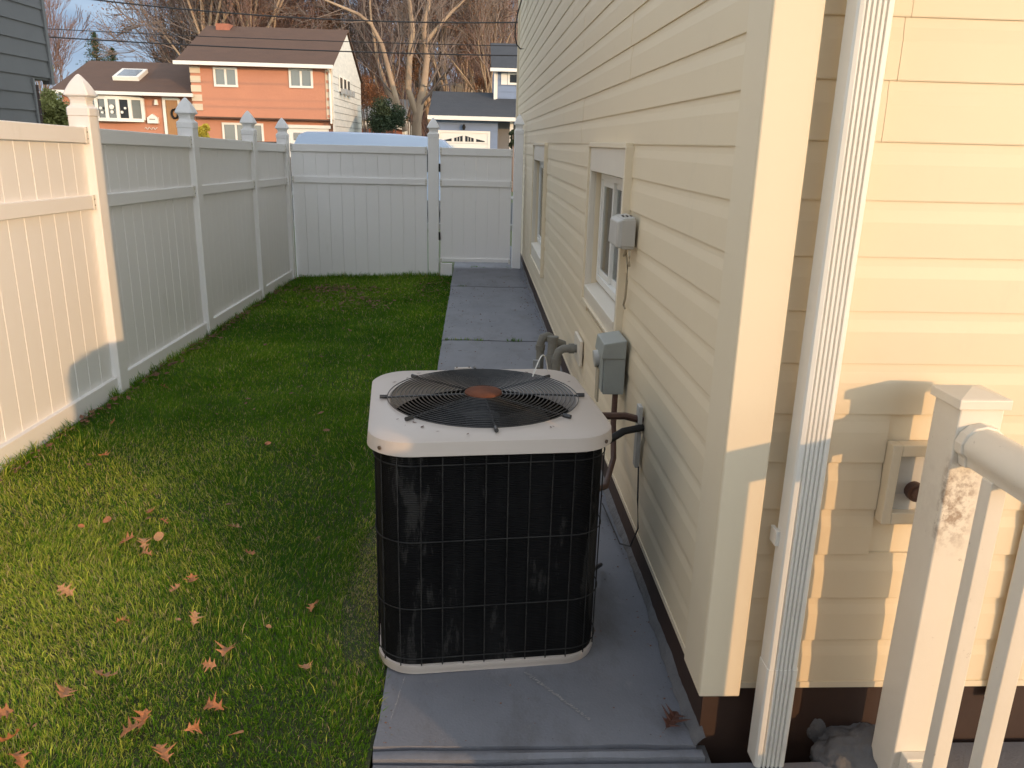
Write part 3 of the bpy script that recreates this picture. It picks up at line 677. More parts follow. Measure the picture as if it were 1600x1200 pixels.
# downspout
DX0, DX1, DY0, DY1 = .768, .846, 1.738, 1.796
ds = empty('downspout', (.8, 1.77, 0), label='white ribbed metal downspout fixed to the back wall beside the corner board', cat='downspout')
pr = [(DX0, DY1), (DX0, DY0+.008), (DX0+.004, DY0+.002), (DX0+.012, DY0)]
nr = 5
for i in range(nr):
    u0 = DX0+.012+(DX1-DX0-.024)*(i/nr); du = (DX1-DX0-.024)/nr
    pr += [(u0+du*.25, DY0), (u0+du*.38, DY0+.005), (u0+du*.62, DY0+.005), (u0+du*.75, DY0)]
pr += [(DX1-.012, DY0), (DX1-.004, DY0+.002), (DX1, DY0+.008), (DX1, DY1)]
o = MB().extrude([(a-.8, b_-1.77) for a, b_ in pr], 'z', .262, 5.45).build('pipe', GUTTERM, ds)
o = MB().extrude([((a-.8)*1.06, (b_-1.77)*1.06) for a, b_ in pr], 'z', -.02, .285).build('lower_section', GUTTERM, ds)
for z in (1.05, 3.3):
    MB().box(DX0-.0035-.8, DX1+.0035-.8, DY0-.004-1.77, DY1-1.768, z, z+.03).build('strap', GUTTERM, ds, bevel=.001) if z > 2 else MB().box(DX0-.010-.8, DX0-.8, DY1-.02-1.77, DY1+.02-1.77, .62, .66).build('strap', GUTTERM, ds, bevel=.001)
# ------------------------------------------------------------------ vinyl fences
def cap_mesh(hw):
    pr = [(0, .002), (.006, .010), (.022, .022), (.045, .038), (.07, .052), (.095, .064), (.113, .0715), (.121, .0725), (.126, .066), (.132, .056), (.150, .048), (.166, .047), (.178, .052), (.187, .062), (.194, .0675), (.235, .0675)]
    b = MB(); rr = []
    for z, r_ in reversed(pr):
        k = r_*hw/.0635; c = .12*k
        rr.append([(k, -k+c, -z), (k, k-c, -z), (k-c, k, -z), (-k+c, k, -z), (-k, k-c, -z), (-k, -k+c, -z), (-k+c, -k, -z), (k-c, -k, -z)])
    return b.rings(rr)
def fence_post(parent, x, y, zb, ztop, hw=.0635, name='post'):
    """ztop = tip of the cap"""
    p = MB().box(-hw, hw, -hw, hw, 0, ztop-.235-zb+.0).build(name, VINYL, parent, loc=(x, y, zb), bevel=.006)
    c = cap_mesh(hw).build('post_cap', VINYL, p, loc=(0, 0, ztop-zb))
    return p
def plank_mb(w_, d, z0a, z0b, z1a, z1b):
    """plank along +y with v-groove edges, sheared ends; face towards +x"""
    g = .0028; prof = [(0, 0), (-.004, 0), (-.004, w_), (0, w_)]
    b = MB(); n = 0
    ys_ = [0, g, w_-g, w_]; xs_ = [-g, 0, 0, -g]
    lo = lambda y: z0a+(z0b-z0a)*y/w_
    hi = lambda y: z1a+(z1b-z1a)*y/w_
    for y, x in zip(ys_, xs_): b.v += [(x, y, lo(y)), (x, y, hi(y))]
    b.v += [(-d, w_, lo(w_)), (-d, w_, hi(w_)), (-d, 0, lo(0)), (-d, 0, hi(0))]
    N = 6
    for k in range(N): a = 2*k; c = 2*((k+1) % N); b.f.append((a, c, c+1, a+1))
    b.f.append(tuple(2*k for k in reversed(range(N)))); b.f.append(tuple(2*k+1 for k in range(N)))
    return b
lf = empty('vinyl_fence', (-2.36, 1.5, 0), label='white vinyl privacy fence with gothic post caps along the left of the lawn', cat='fence')
def L(o): o.parent = lf; o.matrix_parent_inverse = Matrix.Translation((2.36, -1.5, 0)); return o
fg = lambda y: .04-.0196*y
ft = lambda y: 1.705-.0209*y
posts = [-.30, 1.54, 3.37, 5.20, 7.02, 8.88, 10.40]
ctips = {5.20: 1.900, 7.02: 1.860, 8.88: 1.824, 10.40: 1.795}
for y in posts:
    p = fence_post(None, -2.36, y, fg(y)-.15, ctips.get(y, ft(y)+.30)); L(p)
def bracket(parentf, x, y, z, h, dx=0, dy=1):
    b = MB()
    if dy: b.box(x-.002, x+.006, y-.014, y+.014, z, z+h)
    else: b.box(x-.014, x+.014, y-.006, y+.002, z, z+h)
    o = parentf(b.build('bracket', BRACK, None, bevel=.002))
    for k in (.3, .7):
        s_ = MB(); 
        if dy: s_.tube([(x+.005, y, z+h*k), (x+.008, y, z+h*k)], .004, 8)
        else: s_.tube([(x, y-.005, z+h*k), (x, y-.008, z+h*k)], .004, 8)
        so_ = s_.build('screw', SCREW, o)
        so_.matrix_parent_inverse = Matrix.Identity(4)
    return o
XR = -2.318; XP = -2.345
for a, b_ in zip(posts[:-1], posts[1:]):
    y0 = a+.0635; y1 = b_-.0635; sl = lambda y, o_: ft(y)+o_
    def rail(za, zb, X0, X1, gr=False):
        f0 = fg if gr else ft
        return [(X0, y0, f0(y0)+za), (X1, y0, f0(y0)+za), (X1, y1, f0(y1)+za), (X0, y1, f0(y1)+za), (X0, y0, f0(y0)+zb), (X1, y0, f0(y0)+zb), (X1, y1, f0(y1)+zb), (X0, y1, f0(y1)+zb)]
    L(MB().hexa(rail(-.090, 0, -2.388, XR)).build('rail', VINYL, None, bevel=.004))
    L(MB().hexa(rail(-.475, -.395, -2.384, XR-.004)).build('rail', VINYL, None, bevel=.004))
    L(MB().hexa(rail(-.03, .105, -2.388, XR, True)).build('rail', VINYL, None, bevel=.004))
    for s_, yy in ((1, y1-.016), (-1, y0+.016)):
        if yy > 2:
            bracket(L, XR, yy, ft(yy)-.094, .096); bracket(L, XR-.004, yy, ft(yy)-.480, .088)
    n = 11; pw = (y1-y0)/n
    for i in range(n):
        ya = y0+i*pw; yb = ya+pw
        for (lo_a, lo_b, hi_a, hi_b) in ((fg(ya)+.10, fg(yb)+.10, ft(ya)-.47, ft(yb)-.47), (ft(ya)-.40, ft(yb)-.40, ft(ya)-.085, ft(yb)-.085)):
            o = plank_mb(pw-.0012, .022, lo_a, lo_b, hi_a, hi_b).build('plank', VINYL, None, loc=(XP+random.uniform(-.001, .001), ya, 0)); L(o)
bf = empty('vinyl_fence', (-1.4, 10.5, 0), label='white vinyl fence panel across the back of the lawn left of the gate', cat='fence')
def B(o): o.parent = bf; o.matrix_parent_inverse = Matrix.Translation((1.4, -10.5, 0)); return o
YB = 10.50
B(fence_post(None, -.527, YB+.03, -.2, 1.848, .066))
BZ = 1.497
def xrail(P, x0, x1, z0, z1, yf=YB-.022, d=.06): P(MB().box(x0, x1, yf, yf+d, z0, z1).build('rail', VINYL, None, bevel=.004))
xrail(B, -2.296, -.602, BZ-.088, BZ); xrail(B, -2.296, -.602, BZ-.465, BZ-.39)
for xx in (-2.28, -.618):
    bracket(B, xx, YB-.022, BZ-.092, .096, dy=0); bracket(B, xx, YB-.022, BZ-.470, .084, dy=0)
def xplanks(P, x0, x1, n, spans, yf=YB):
    pw = (x1-x0)/n
    for i in range(n):
        for z0, z1 in spans:
            o = plank_mb(pw-.0012, .022, z0, z0, z1, z1).build('plank', VINYL, None); o.rotation_euler = (0, 0, -math.pi/2)
            o.location = (x0+i*pw, yf+random.uniform(-.001, .001), 0); P(o)
xplanks(B, -2.296, -.606, 11, ((-.22, BZ-.46), (BZ-.395, BZ-.08)))
gt = empty('vinyl_gate', (0, 10.5, 0), label='white vinyl plank gate closing the far end of the walkway', cat='gate')
def G(o): o.parent = gt; o.matrix_parent_inverse = Matrix.Translation((0, -10.5, 0)); return o
xrail(G, -.448, .470, BZ-.092, BZ-.002); xrail(G, -.448, .470, BZ-.468, BZ-.392); xrail(G, -.448, .470, .072, .118)
for xx in (-.432, .455):
    bracket(G, xx, YB-.022, BZ-.094, .096, dy=0); bracket(G, xx, YB-.022, BZ-.472, .084, dy=0); bracket(G, xx, YB-.022, .055, .065, dy=0)
xplanks(G, -.440, .462, 6, ((.11, BZ-.465), (BZ-.395, BZ-.085)))
for z in (.35, 1.2):
    G(MB().box(-.462, -.438, YB-.026, YB-.016, z, z+.10).build('hinge', BLACKP, None))
gp = fence_post(None, .545, YB+.03, -.02, 1.915, .056, name='gate_post'); tag(gp, 'white vinyl post with pointed cap between gate and cream house wall', 'post')
o = box('slab_edge_block', VINYL, (-.44, -.29, YB-.01, YB+.05, -.2, .045)); o.name = 'fence_filler'; tag(o, 'short white vinyl filler piece under the left end of the gate', 'filler')
# ------------------------------------------------------------------ air conditioner
ac = empty('air_conditioner', (.034, 2.478, 0), R(5.5), label='old central air conditioner condenser with beige lid and black wire guarded coil', cat='air conditioner')
def rring(h, r, n=10, cx=0, cy=0):
    out = []
    for (sx, sy, a0) in ((1, -1, -90), (1, 1, 0), (-1, 1, 90), (-1, -1, 180)):
        for k in range(n+1):
            a = R(a0+90*k/n); out.append((cx+sx*(h-r)+r*math.cos(a), cy+sy*(h-r)+r*math.sin(a)))
    return out
def ring_at(h, r, z, n=10): return [(x, y, z) for x, y in rring(h, r, n)]
AH = .353; AR = .118
MB().rings([ring_at(AH-.010, AR, .002), ring_at(AH-.010, AR, .012), ring_at(AH-.007, AR, .016), ring_at(AH-.007, AR, .032), ring_at(AH-.014, AR-.01, .034)]).build('base_pan', ACTOP, ac, smooth=True)
# coil wall: open inside so the fan well is real
cb = MB(); ro = rring(AH-.014, AR-.010, 8); ri = rring(AH-.05, AR-.04, 8); N = len(ro)
for z in (.034, .728):
    cb.v += [(x, y, z) for x, y in ro]
for z in (.034, .728):
    cb.v += [(x, y, z) for x, y in ri]
for k in range(N):
    k2 = (k+1) % N
    cb.f += [(k, k2, N+k2, N+k), (2*N+k2, 2*N+k, 3*N+k, 3*N+k2), (N+k, N+k2, 3*N+k2, 3*N+k)]
cb.build('coil', COIL, ac, smooth=True)
MB().rings([ring_at(AH-.055, AR-.045, .04), ring_at(AH-.055, AR-.045, .05)]).build('inner_floor', DARK, ac)
# guard wires
vw = MB().tube([(0, 0, .03), (0, 0, .725)], .0021, 6); ring = rring(AH-.009, AR-.006, 12)
per = [Vector((x, y, 0)) for x, y in ring]; acc = [0]
for i in range(len(per)): acc.append(acc[-1]+(per[(i+1) % len(per)]-per[i]).length)
nw = 40; first = None
for i in range(nw):
    s_ = acc[-1]*i/nw
    j = max(k for k in range(len(per)) if acc[k] <= s_); t = (s_-acc[j])/(acc[j+1]-acc[j]+1e-9); p = per[j].lerp(per[(j+1) % len(per)], t)
    if first is None: first = vw.build('guard_wire', GRAYW, ac, smooth=True); o = first
    else: o = copyobj(first, ac)
    o.location = (p.x, p.y, 0); o.rotation_euler = (random.uniform(-.004, .004), random.uniform(-.004, .004), 0)
for z in (.060, .232, .452, .692):
    MB().tube([(x*1.008, y*1.008, z+.002*math.sin(x*9)) for x, y in rring(AH-.009, AR-.004, 12)], .0018, 6, closed=True).build('guard_hoop', GRAYW, ac, smooth=True)
# lid with a round fan opening
FR = .303; lid = MB(); N = 120
def rpolar(h, r):
    out = []
    for k in range(N):
        a = 2*math.pi*k/N; c, s_ = abs(math.cos(a)), abs(math.sin(a)); t = h/max(c, s_)
        if min(c, s_)*t > h-r:
            q = h-r; B_ = q*(c+s_); t = B_+math.sqrt(B_*B_-(2*q*q-r*r))
        out.append((t*math.cos(a), t*math.sin(a)))
    return out
outer = rpolar(AH+.012, AR+.012)
def circ_pts(r, z):
    out_ = []
    for (x, y) in outer:
        a = math.atan2(y, x); out_.append((r*math.cos(a), r*math.sin(a), z))
    return out_
stack = [[(x, y, .724) for x, y in rpolar(AH+.009, AR+.01)], [(x, y, .726) for x, y in outer], [(x, y, .766) for x, y in rpolar(AH+.008, AR+.01)], [(x, y, .774) for x, y in rpolar(AH-.004, AR)],
         circ_pts(FR+.004, .780), circ_pts(FR-.002, .783), circ_pts(FR-.006, .776), circ_pts(FR-.008, .715)]
for s_ in stack: lid.v += s_
for i in range(len(stack)-1):
    for k in range(N):
        k2 = (k+1) % N; lid.f.append((i*N+k, i*N+k2, (i+1)*N+k2, (i+1)*N+k))
i = len(stack)-1
for k in range(N): k2 = (k+1) % N; lid.f.append((i*N+k, i*N+k2, k2, k))
lid.build('lid', ACTOP, ac, smooth=True)
for (sx, sy) in ((-1, -1), (1, -1), (1, 1), (-1, 1)):
    q = (AH-AR)+(AR+.011)*math.sqrt(.5); d = Vector((sx, sy, 0)).normalized()
    MB().tube([(sx*q, sy*q, .742), (sx*q+d.x*.004, sy*q+d.y*.004, .742)], .006, 8).build('screw', SCREW, ac)
gz = lambda r: .788+.007*(1-(r/FR)**2)
nr_ = 19
for i in range(nr_):
    r_ = .062+(FR+.004-.062)*i/(nr_-1)
    MB().tube([(r_*math.cos(2*math.pi*k/64), r_*math.sin(2*math.pi*k/64), gz(r_)) for k in range(64)], .0019, 5, closed=True).build('grille_ring', BLACKW, ac, smooth=True)
for a in (-84, -38, 3, 45, 95, 138, 184, 226):
    a = R(a-5.5); pts = [(r_*math.cos(a), r_*math.sin(a), gz(r_)-.004) for r_ in np.linspace(.05, FR+.012, 12)]
    sp = MB().tube(pts, .0032, 6).build('grille_spoke', BLACKW, ac, smooth=True)
    e = Vector(((FR+.014)*math.cos(a), (FR+.014)*math.sin(a), .786)); u = Vector((math.cos(a), math.sin(a), 0))
    MB().tube([e-u*.012, e+u*.014], .0065, 8).build('clip', BLACKW, sp, smooth=True)
MB().rings([[(.060*math.cos(2*math.pi*k/28)*s_, .060*math.sin(2*math.pi*k/28)*s_, z) for k in range(28)] for s_, z in ((1, .790), (1.0, .799), (.93, .803), (.5, .8045))]).build('hub_cover', RUST, ac, smooth=True)
# fan and motor in the well
fan = MB().tube([(0, 0, .50), (0, 0, .72)], .055, 20).build('fan_motor', DARK, ac, smooth=True)
for k in range(4):
    a0 = R(20+90*k); b = MB(); nn = 8
    for i in range(nn+1):
        t = i/nn; r_ = .05+(FR-.03-.05)*t; hw = .05+.055*t
        for s_ in (-1, 1):
            a = a0+s_*hw/r_*.8*(.5+.5*t); b.v.append((r_*math.cos(a), r_*math.sin(a), .665+s_*.028)); b.v.append((r_*math.cos(a), r_*math.sin(a), .662+s_*.028))
    for i in range(nn): q = i*4; b.f += [(q, q+4, q+6, q+2), (q+1, q+3, q+7, q+5)]
    b.build('fan_blade', BLADEM, ac, smooth=True)
tg = MB().box(-.03, .03, -.006, .006, 0, .011).build('name_plate', ACTOP, ac, loc=(-.04, FR+.012, .782), bevel=.001)
tg.rotation_euler = (0, 0, .0)
for s_ in (-.022, .022): MB().tube([(s_, 0, .010), (s_, 0, .0135)], .003, 8).build('rivet', SCREW, tg)
random.seed(44)
deb = MB()
for i in range(26):
    a = random.uniform(0, 6.28); r_ = random.uniform(.315, .36); x = r_*math.cos(a); y = r_*math.sin(a)
    if max(abs(x), abs(y)) > AH-.012: continue
    l = random.uniform(.003, .011); t = random.uniform(0, 3.1); u = Vector((math.cos(t), math.sin(t), 0))*l; v = Vector((-u.y, u.x, 0))*.35; c = Vector((x, y, .7815)); k = len(deb.v)
    deb.v += [tuple(c-u), tuple(c-v), tuple(c+u), tuple(c+v)]; deb.f.append((k, k+1, k+2, k+3))
o = deb.build('lid_debris', LEAFD, ac, fix=False); o['kind'] = 'stuff'
# white tie wire looping over the grille
pts = []
for i in range(14):
    t = i/13; pts.append((.205+.075*t, .16+.10*t-.03*math.sin(math.pi*t), .79+.075*math.sin(math.pi*t)-.01*t))
o = MB().tube(pts, .0022, 6).build('cable_tie', WHITEP, smooth=True); 
for v in o.data.vertices: pass
o.rotation_euler = (0, 0, R(7)); o.location = (.05-.03, 2.455, .015); tag(o, 'thin white cable tie arching over the fan grille', 'cable tie')
# refrigerant lines behind the unit
o = MB().tube([(.39, 2.70, .62), (.47, 2.74, .63), (.56, 2.77, .62), (.625, 2.78, .60)], .014, 8).build('refrigerant_line', COPPER, smooth=True); tag(o, 'brown refrigerant pipe running from the condenser top to the wall', 'pipe')
o = MB().tube([(.385, 2.66, .50), (.46, 2.68, .54), (.55, 2.73, .575), (.625, 2.76, .58)], .014, 8).build('refrigerant_line', BLACKP, smooth=True); tag(o, 'thick black insulated pipe below the brown pipe beside the condenser', 'pipe')
pts = [(.40, 2.62, .60), (.425, 2.56, .40), (.415, 2.53, .22), (.43, 2.56, .10), (.50, 2.75, .02)]
o = MB().tube(pts, .008, 8).build('drain_cable', BLACKP, smooth=True); tag(o, 'black cable hanging down the right side of the condenser', 'cable')
o = MB().tube([(.612, 2.72, .44), (.595, 2.62, .36), (.600, 2.6, .25), (.61, 2.75, .10), (.60, 2.9, .03), (.59, 3.3, .02)], .003, 6).build('thin_cable', BLACKP, smooth=True); tag(o, 'thin black wire lying down the brown foundation behind the condenser', 'wire')
tp = MB().box(.606, .622, 2.755, 2.80, .42, .66).build('line_cover', BOXW, bevel=.003); tag(tp, 'narrow grey plate around the pipe entry on the cream wall', 'cover plate')
# ------------------------------------------------------------------ boxes and pipes on the side wall
dbx = empty('disconnect_box', (.568, 3.2, .595), label='grey green metal electrical disconnect box on the cream wall below the window', cat='electrical box')
MB().box(-.045, .055, -.10, .10, 0, .165).build('body', BOXG, dbx, bevel=.004); dbx.scale = (.86, .9, 1)
MB().hexa([(-.060, -.106, .150), (.055, -.106, .150), (.055, .106, .150), (-.060, .106, .150), (-.052, -.106, .212), (.055, -.106, .228), (.055, .106, .228), (-.052, .106, .212)]).build('hood', BOXG, dbx, bevel=.004)
MB().box(-.052, -.046, -.094, .094, .008, .150).build('door', BOXG, dbx, bevel=.002)
MB().tube([(-.045, .03, .125), (-.075, .03, .120)], .036, 18).build('round_knob', BOXW, dbx, smooth=True)
MB().box(-.058, -.050, -.02, .05, -.055, .085).build('paper_tag', TUBEW, dbx)
cdt = MB().tube([(.585, 3.13, .60), (.585, 3.13, .46), (.580, 3.05, .34), (.52, 2.86, .30), (.42, 2.72, .33)], .012, 10).build('conduit', COPPER, smooth=True)
tag(cdt, 'brown flexible conduit dropping from the grey disconnect box', 'conduit')
tb = empty('telephone_box', (.60, 3.2, 1.185), label='beige grey telephone interface box beside the nearer basement window', cat='utility box')
MB().hexa([(-.032, -.095, 0), (.018, -.095, 0), (.018, .095, 0), (-.032, .095, 0), (-.032, -.095, .118), (.018, -.095, .124), (.018, .095, .124), (-.032, .095, .118)]).build('body', BOXW, tb, bevel=.006)
MB().hexa([(-.055, -.090, .010), (-.031, -.095, .002), (-.031, .095, .002), (-.055, .090, .010), (-.052, -.088, .104), (-.031, -.095, .116), (-.031, .095, .116), (-.052, .088, .104)]).build('cover', BOXW, tb, bevel=.005)
MB().box(-.036, .018, -.100, -.094, .012, .112).build('side_flange', BOXW, tb, bevel=.002)
for i in range(3): MB().box(-.026+.016*i, -.020+.016*i, -.05, -.02, .122, .1255).build('top_rib', BLACKP, tb)
cb_ = MB().tube([(.602, 3.17, 1.19), (.595, 3.19, 1.15), (.605, 3.20, 1.16), (.607, 3.16, 1.12), (.610, 3.17, 1.05), (.612, 3.19, .98), (.614, 3.23, .945), (.615, 3.20, .935)], .0045, 6).build('telephone_cable', TUBEW, smooth=True)
tag(cb_, 'tan telephone cable dangling below the beige box on the wall', 'cable')
cb_ = MB().tube([(.602, 3.12, 1.19), (.600, 3.10, 1.16), (.604, 3.11, 1.13), (.606, 3.115, 1.12)], .0045, 6).build('cable_stub', TUBEW, smooth=True)
tag(cb_, 'short cut cable stub under the beige telephone box', 'cable')
def pipe(pts, r, name, lab, cat, coll=()):
    e_ = empty(name, pts[-1], label=lab, cat=cat); o = MB().tube([Vector(p)-Vector(pts[-1]) for p in pts], r, 14).build('pipe_run', PIPEG, e_, smooth=True)
    for (c, d) in coll:
        c = Vector(c)-Vector(pts[-1]); d = Vector(d).normalized()*.016; MB().tube([c-d, c+d], r*1.22, 14).build('collar', PIPEG, e_, smooth=True)
    return e_
pipe([(.624, 4.55, .425), (.56, 4.55, .425), (.525, 4.55, .422), (.500, 4.55, .405), (.490, 4.55, .375), (.488, 4.55, .22), (.488, 4.55, .0)], .024, 'vent_pipe', 'grey plastic elbow pipe leaving the cream wall above the walkway', 'pipe', [((.575, 4.55, .425), (1, 0, 0)), ((.489, 4.55, .35), (0, 0, 1))])
pipe([(.60, 5.15, .30), (.53, 5.12, .33), (.475, 5.10, .37), (.452, 5.08, .365), (.437, 5.07, .33), (.434, 5.06, .15), (.434, 5.06, .0)], .026, 'gas_pipe', 'grey curved gas pipe rising from the walkway beyond the elbow pipe', 'pipe', [((.436, 5.07, .30), (0, 0, 1)), ((.49, 5.105, .36), (-1, 0, .6))])
pipe([(.505, 4.95, .40), (.50, 4.94, .30), (.498, 4.93, .15), (.498, 4.93, .0)], .030, 'meter_pipe', 'thick grey upright pipe between the two curved pipes', 'pipe', [((.504, 4.95, .385), (0, 0, 1)), ((.499, 4.935, .27), (0, 0, 1))])
o = MB().box(.605, .624, 4.42, 4.68, .35, .50).build('wall_plate', CASING, bevel=.004); tag(o, 'cream plate around the grey elbow pipe on the wall', 'wall plate')
o = MB().box(.385, .430, 4.98, 5.0, .185, .235).build('valve_tag', STEEL, bevel=.002); tag(o, 'small metal tag hanging on the grey gas pipe', 'tag')
# drip loop of the service cable at the far eave
sc = MB().tube([(.62, 11.0, 3.62), (.56, 11, 3.30), (.51, 11, 3.12), (.487, 11, 2.98), (.487, 11, 2.86), (.51, 11, 2.77), (.555, 11, 2.72), (.62, 11, 2.72)], .009, 6).build('service_cable', WIREM, smooth=True); tag(sc, 'black service cable looping down the far end of the cream wall', 'cable')
o = MB().tube([(.50, 11, 3.42), (.50, 11, 3.30)], [.05, .035], 12).tube([(.50, 11, 3.30), (.62, 11, 3.36)], .015, 8).build('insulator', STEEL, smooth=True); tag(o, 'grey wire insulator under the eave at the far end of the cream wall', 'insulator')
# ------------------------------------------------------------------ railing
rl = empty('railing', (1.13, 1.1, -.01), label='white vinyl porch railing with square balusters meeting the back wall', cat='railing')
def RR(o): o.parent = rl; o.matrix_parent_inverse = Matrix.Translation((-1.13, -1.1, .01)); return o
def rpost(y):
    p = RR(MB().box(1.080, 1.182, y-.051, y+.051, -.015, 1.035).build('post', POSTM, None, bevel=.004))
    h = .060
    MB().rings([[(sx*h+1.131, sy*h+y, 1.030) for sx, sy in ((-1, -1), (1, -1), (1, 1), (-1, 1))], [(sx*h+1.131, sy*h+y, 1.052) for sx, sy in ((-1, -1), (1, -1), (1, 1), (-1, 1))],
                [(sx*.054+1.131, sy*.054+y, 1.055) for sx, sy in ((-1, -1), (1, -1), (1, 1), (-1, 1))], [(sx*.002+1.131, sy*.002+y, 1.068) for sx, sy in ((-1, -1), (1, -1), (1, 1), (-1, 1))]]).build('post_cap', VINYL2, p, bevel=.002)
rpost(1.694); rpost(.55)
Y0, Y1 = .601, 1.643
hr = [(1.131+x, z) for x, z in ((-.030, .905), (-.034, .925), (-.044, .935), (-.046, .955), (-.038, .975), (-.022, .988), (0, .993), (.022, .988), (.038, .975), (.046, .955), (.044, .935), (.034, .925), (.030, .905))]
RR(MB().extrude(hr, 'y', Y0, Y1).build('handrail', VINYL2, None, smooth=True))
hb2 = [(1.131+(x-1.131)*1.12, .948+(z-.948)*1.12) for x, z in hr]
RR(MB().extrude(hb2, 'y', Y1-.028, Y1).build('rail_bracket', VINYL2, None, bevel=.003)); RR(MB().extrude(hb2, 'y', Y0, Y0+.028).build('rail_bracket', VINYL2, None, bevel=.003))
RR(MB().box(1.105, 1.157, Y0, Y1, .055, .105).build('bottom_rail', VINYL2, None, bevel=.004))
RR(MB().box(1.098, 1.164, Y1-.03, Y1, .045, .112).build('rail_bracket', VINYL2, None, bevel=.003))
bal = None
for i in range(7):
    y = 1.535-.150*i
    if bal is None: bal = RR(MB().box(-.0185, .0185, -.0185, .0185, .104, .906).build('baluster', VINYL2, None, loc=(1.115, y, 0), bevel=.0025))
    else: o = bal.copy(); COL.objects.link(o); o.location = (1.115, y, 0)
# added unseen blocker, shaped like a covered grill, shades condenser and slab
gr_ = empty('shade_blocker', (1.70, .185, -.01), R(40.1), label='added shade blocker shaped like a fabric covered grill, out of view behind the railing', cat='shade blocker')
gb = MB()
def gring(hx, hy, z, n=6):
    out = []
    for (sx, sy, a0) in ((1, -1, -90), (1, 1, 0), (-1, 1, 90), (-1, -1, 180)):
        for k in range(n+1):
            a = R(a0+90*k/n); w_ = .012*math.sin(5*a+z*3); out.append((sx*(hx-.06)+(.06+w_)*math.cos(a), sy*(hy-.06)+(.06+w_)*math.sin(a), z))
    return out
gb.rings([gring(.21, .27, .04), gring(.20, .26, .5), gring(.20, .26, .85), gring(.21, .27, .92), gring(.205, .26, 1.12), gring(.19, .24, 1.20), gring(.15, .20, 1.235)]).build('cover', GREYTR, gr_, smooth=True)
for (x, y) in ((-.13, -.18), (.13, -.18), (.13, .18), (-.13, .18)): MB().tube([(x, y-.02, .04), (x, y+.02, .04)], .04, 12).build('wheel', BLACKP, gr_)
# ------------------------------------------------------------------ neighbour's grey house
ng = empty('grey_house', (-6, 8, 0), label='dark slate grey clapboard house beyond the left fence', cat='house')
def N_(o): o.parent = ng; o.matrix_parent_inverse = Matrix.Translation((6, -8, 0)); return o
N_(MB().box(-12, -5.22, 2, 10.74, 2.16, 6.2).box(-12, -5.24, 2, 10.29, -.3, 2.16).build('wall', GREYSID))
z = 6.05; k = 0
while z > .2:
    ye = 10.72 if z > 2.1 else 10.27
    N_(MB().extrude([(-5.222, z), (-5.196, z-.002), (-5.212, z+.196), (-5.222, z+.196)], 'y', 2.0, ye).build('siding_board', GREYSID)); z -= .193; k += 1
N_(MB().box(-5.30, -5.185, 10.72, 10.78, 2.12, 6.2).build('corner_board', GREYTR)); N_(MB().box(-5.30, -5.185, 10.27, 10.31, -.3, 2.16).build('corner_board', GREYTR))
N_(MB().box(-12, -5.26, 10.31, 10.50, -.3, 2.10).build('brick_pier', MORT))
bp0 = None
for i in range(26):
    for j, (ya, yb) in enumerate(((10.315, 10.40), (10.412, 10.498)) if i % 2 else ((10.315, 10.358), (10.37, 10.498))):
        N_(MB().box(-5.262, -5.245, ya, yb, -.1+.085*i, -.1+.085*i+.072).build('brick', DBRICK))
# unseen houses added behind and right of the viewpoint to cut sky light
for (x0, x1, y0, y1, nm) in ((-14, 2.6, -14, -6.5, 'tan'), (13.5, 21, -2.5, 8, 'brown')):
    bh_ = empty('sky_blocker_house', ((x0+x1)/2, (y0+y1)/2, -.3), label=nm+(' house with brown shingle roof added unseen behind the viewpoint to block sky light' if nm == 'tan' else ' house with brown shingle roof added unseen to the right to block sky light'), cat='house')
    hx, hy = (x1-x0)/2, (y1-y0)/2
    MB().box(-hx, hx, -hy, hy, 0, 5.4).build('wall', ROOFT if nm == 'tan' else ROOFT, bh_)
    MB().extrude([(-hy-.4, 5.4), (hy+.4, 5.4), (0, 7.6)], 'x', -hx-.3, hx+.3).build('roof', ROOFB, bh_)
    for i in range(3): MB().box(-hx+1.2+i*2.4, -hx+2.4+i*2.4, hy, hy+.05, 2.9, 4.2).build('window', DPANE, bh_)
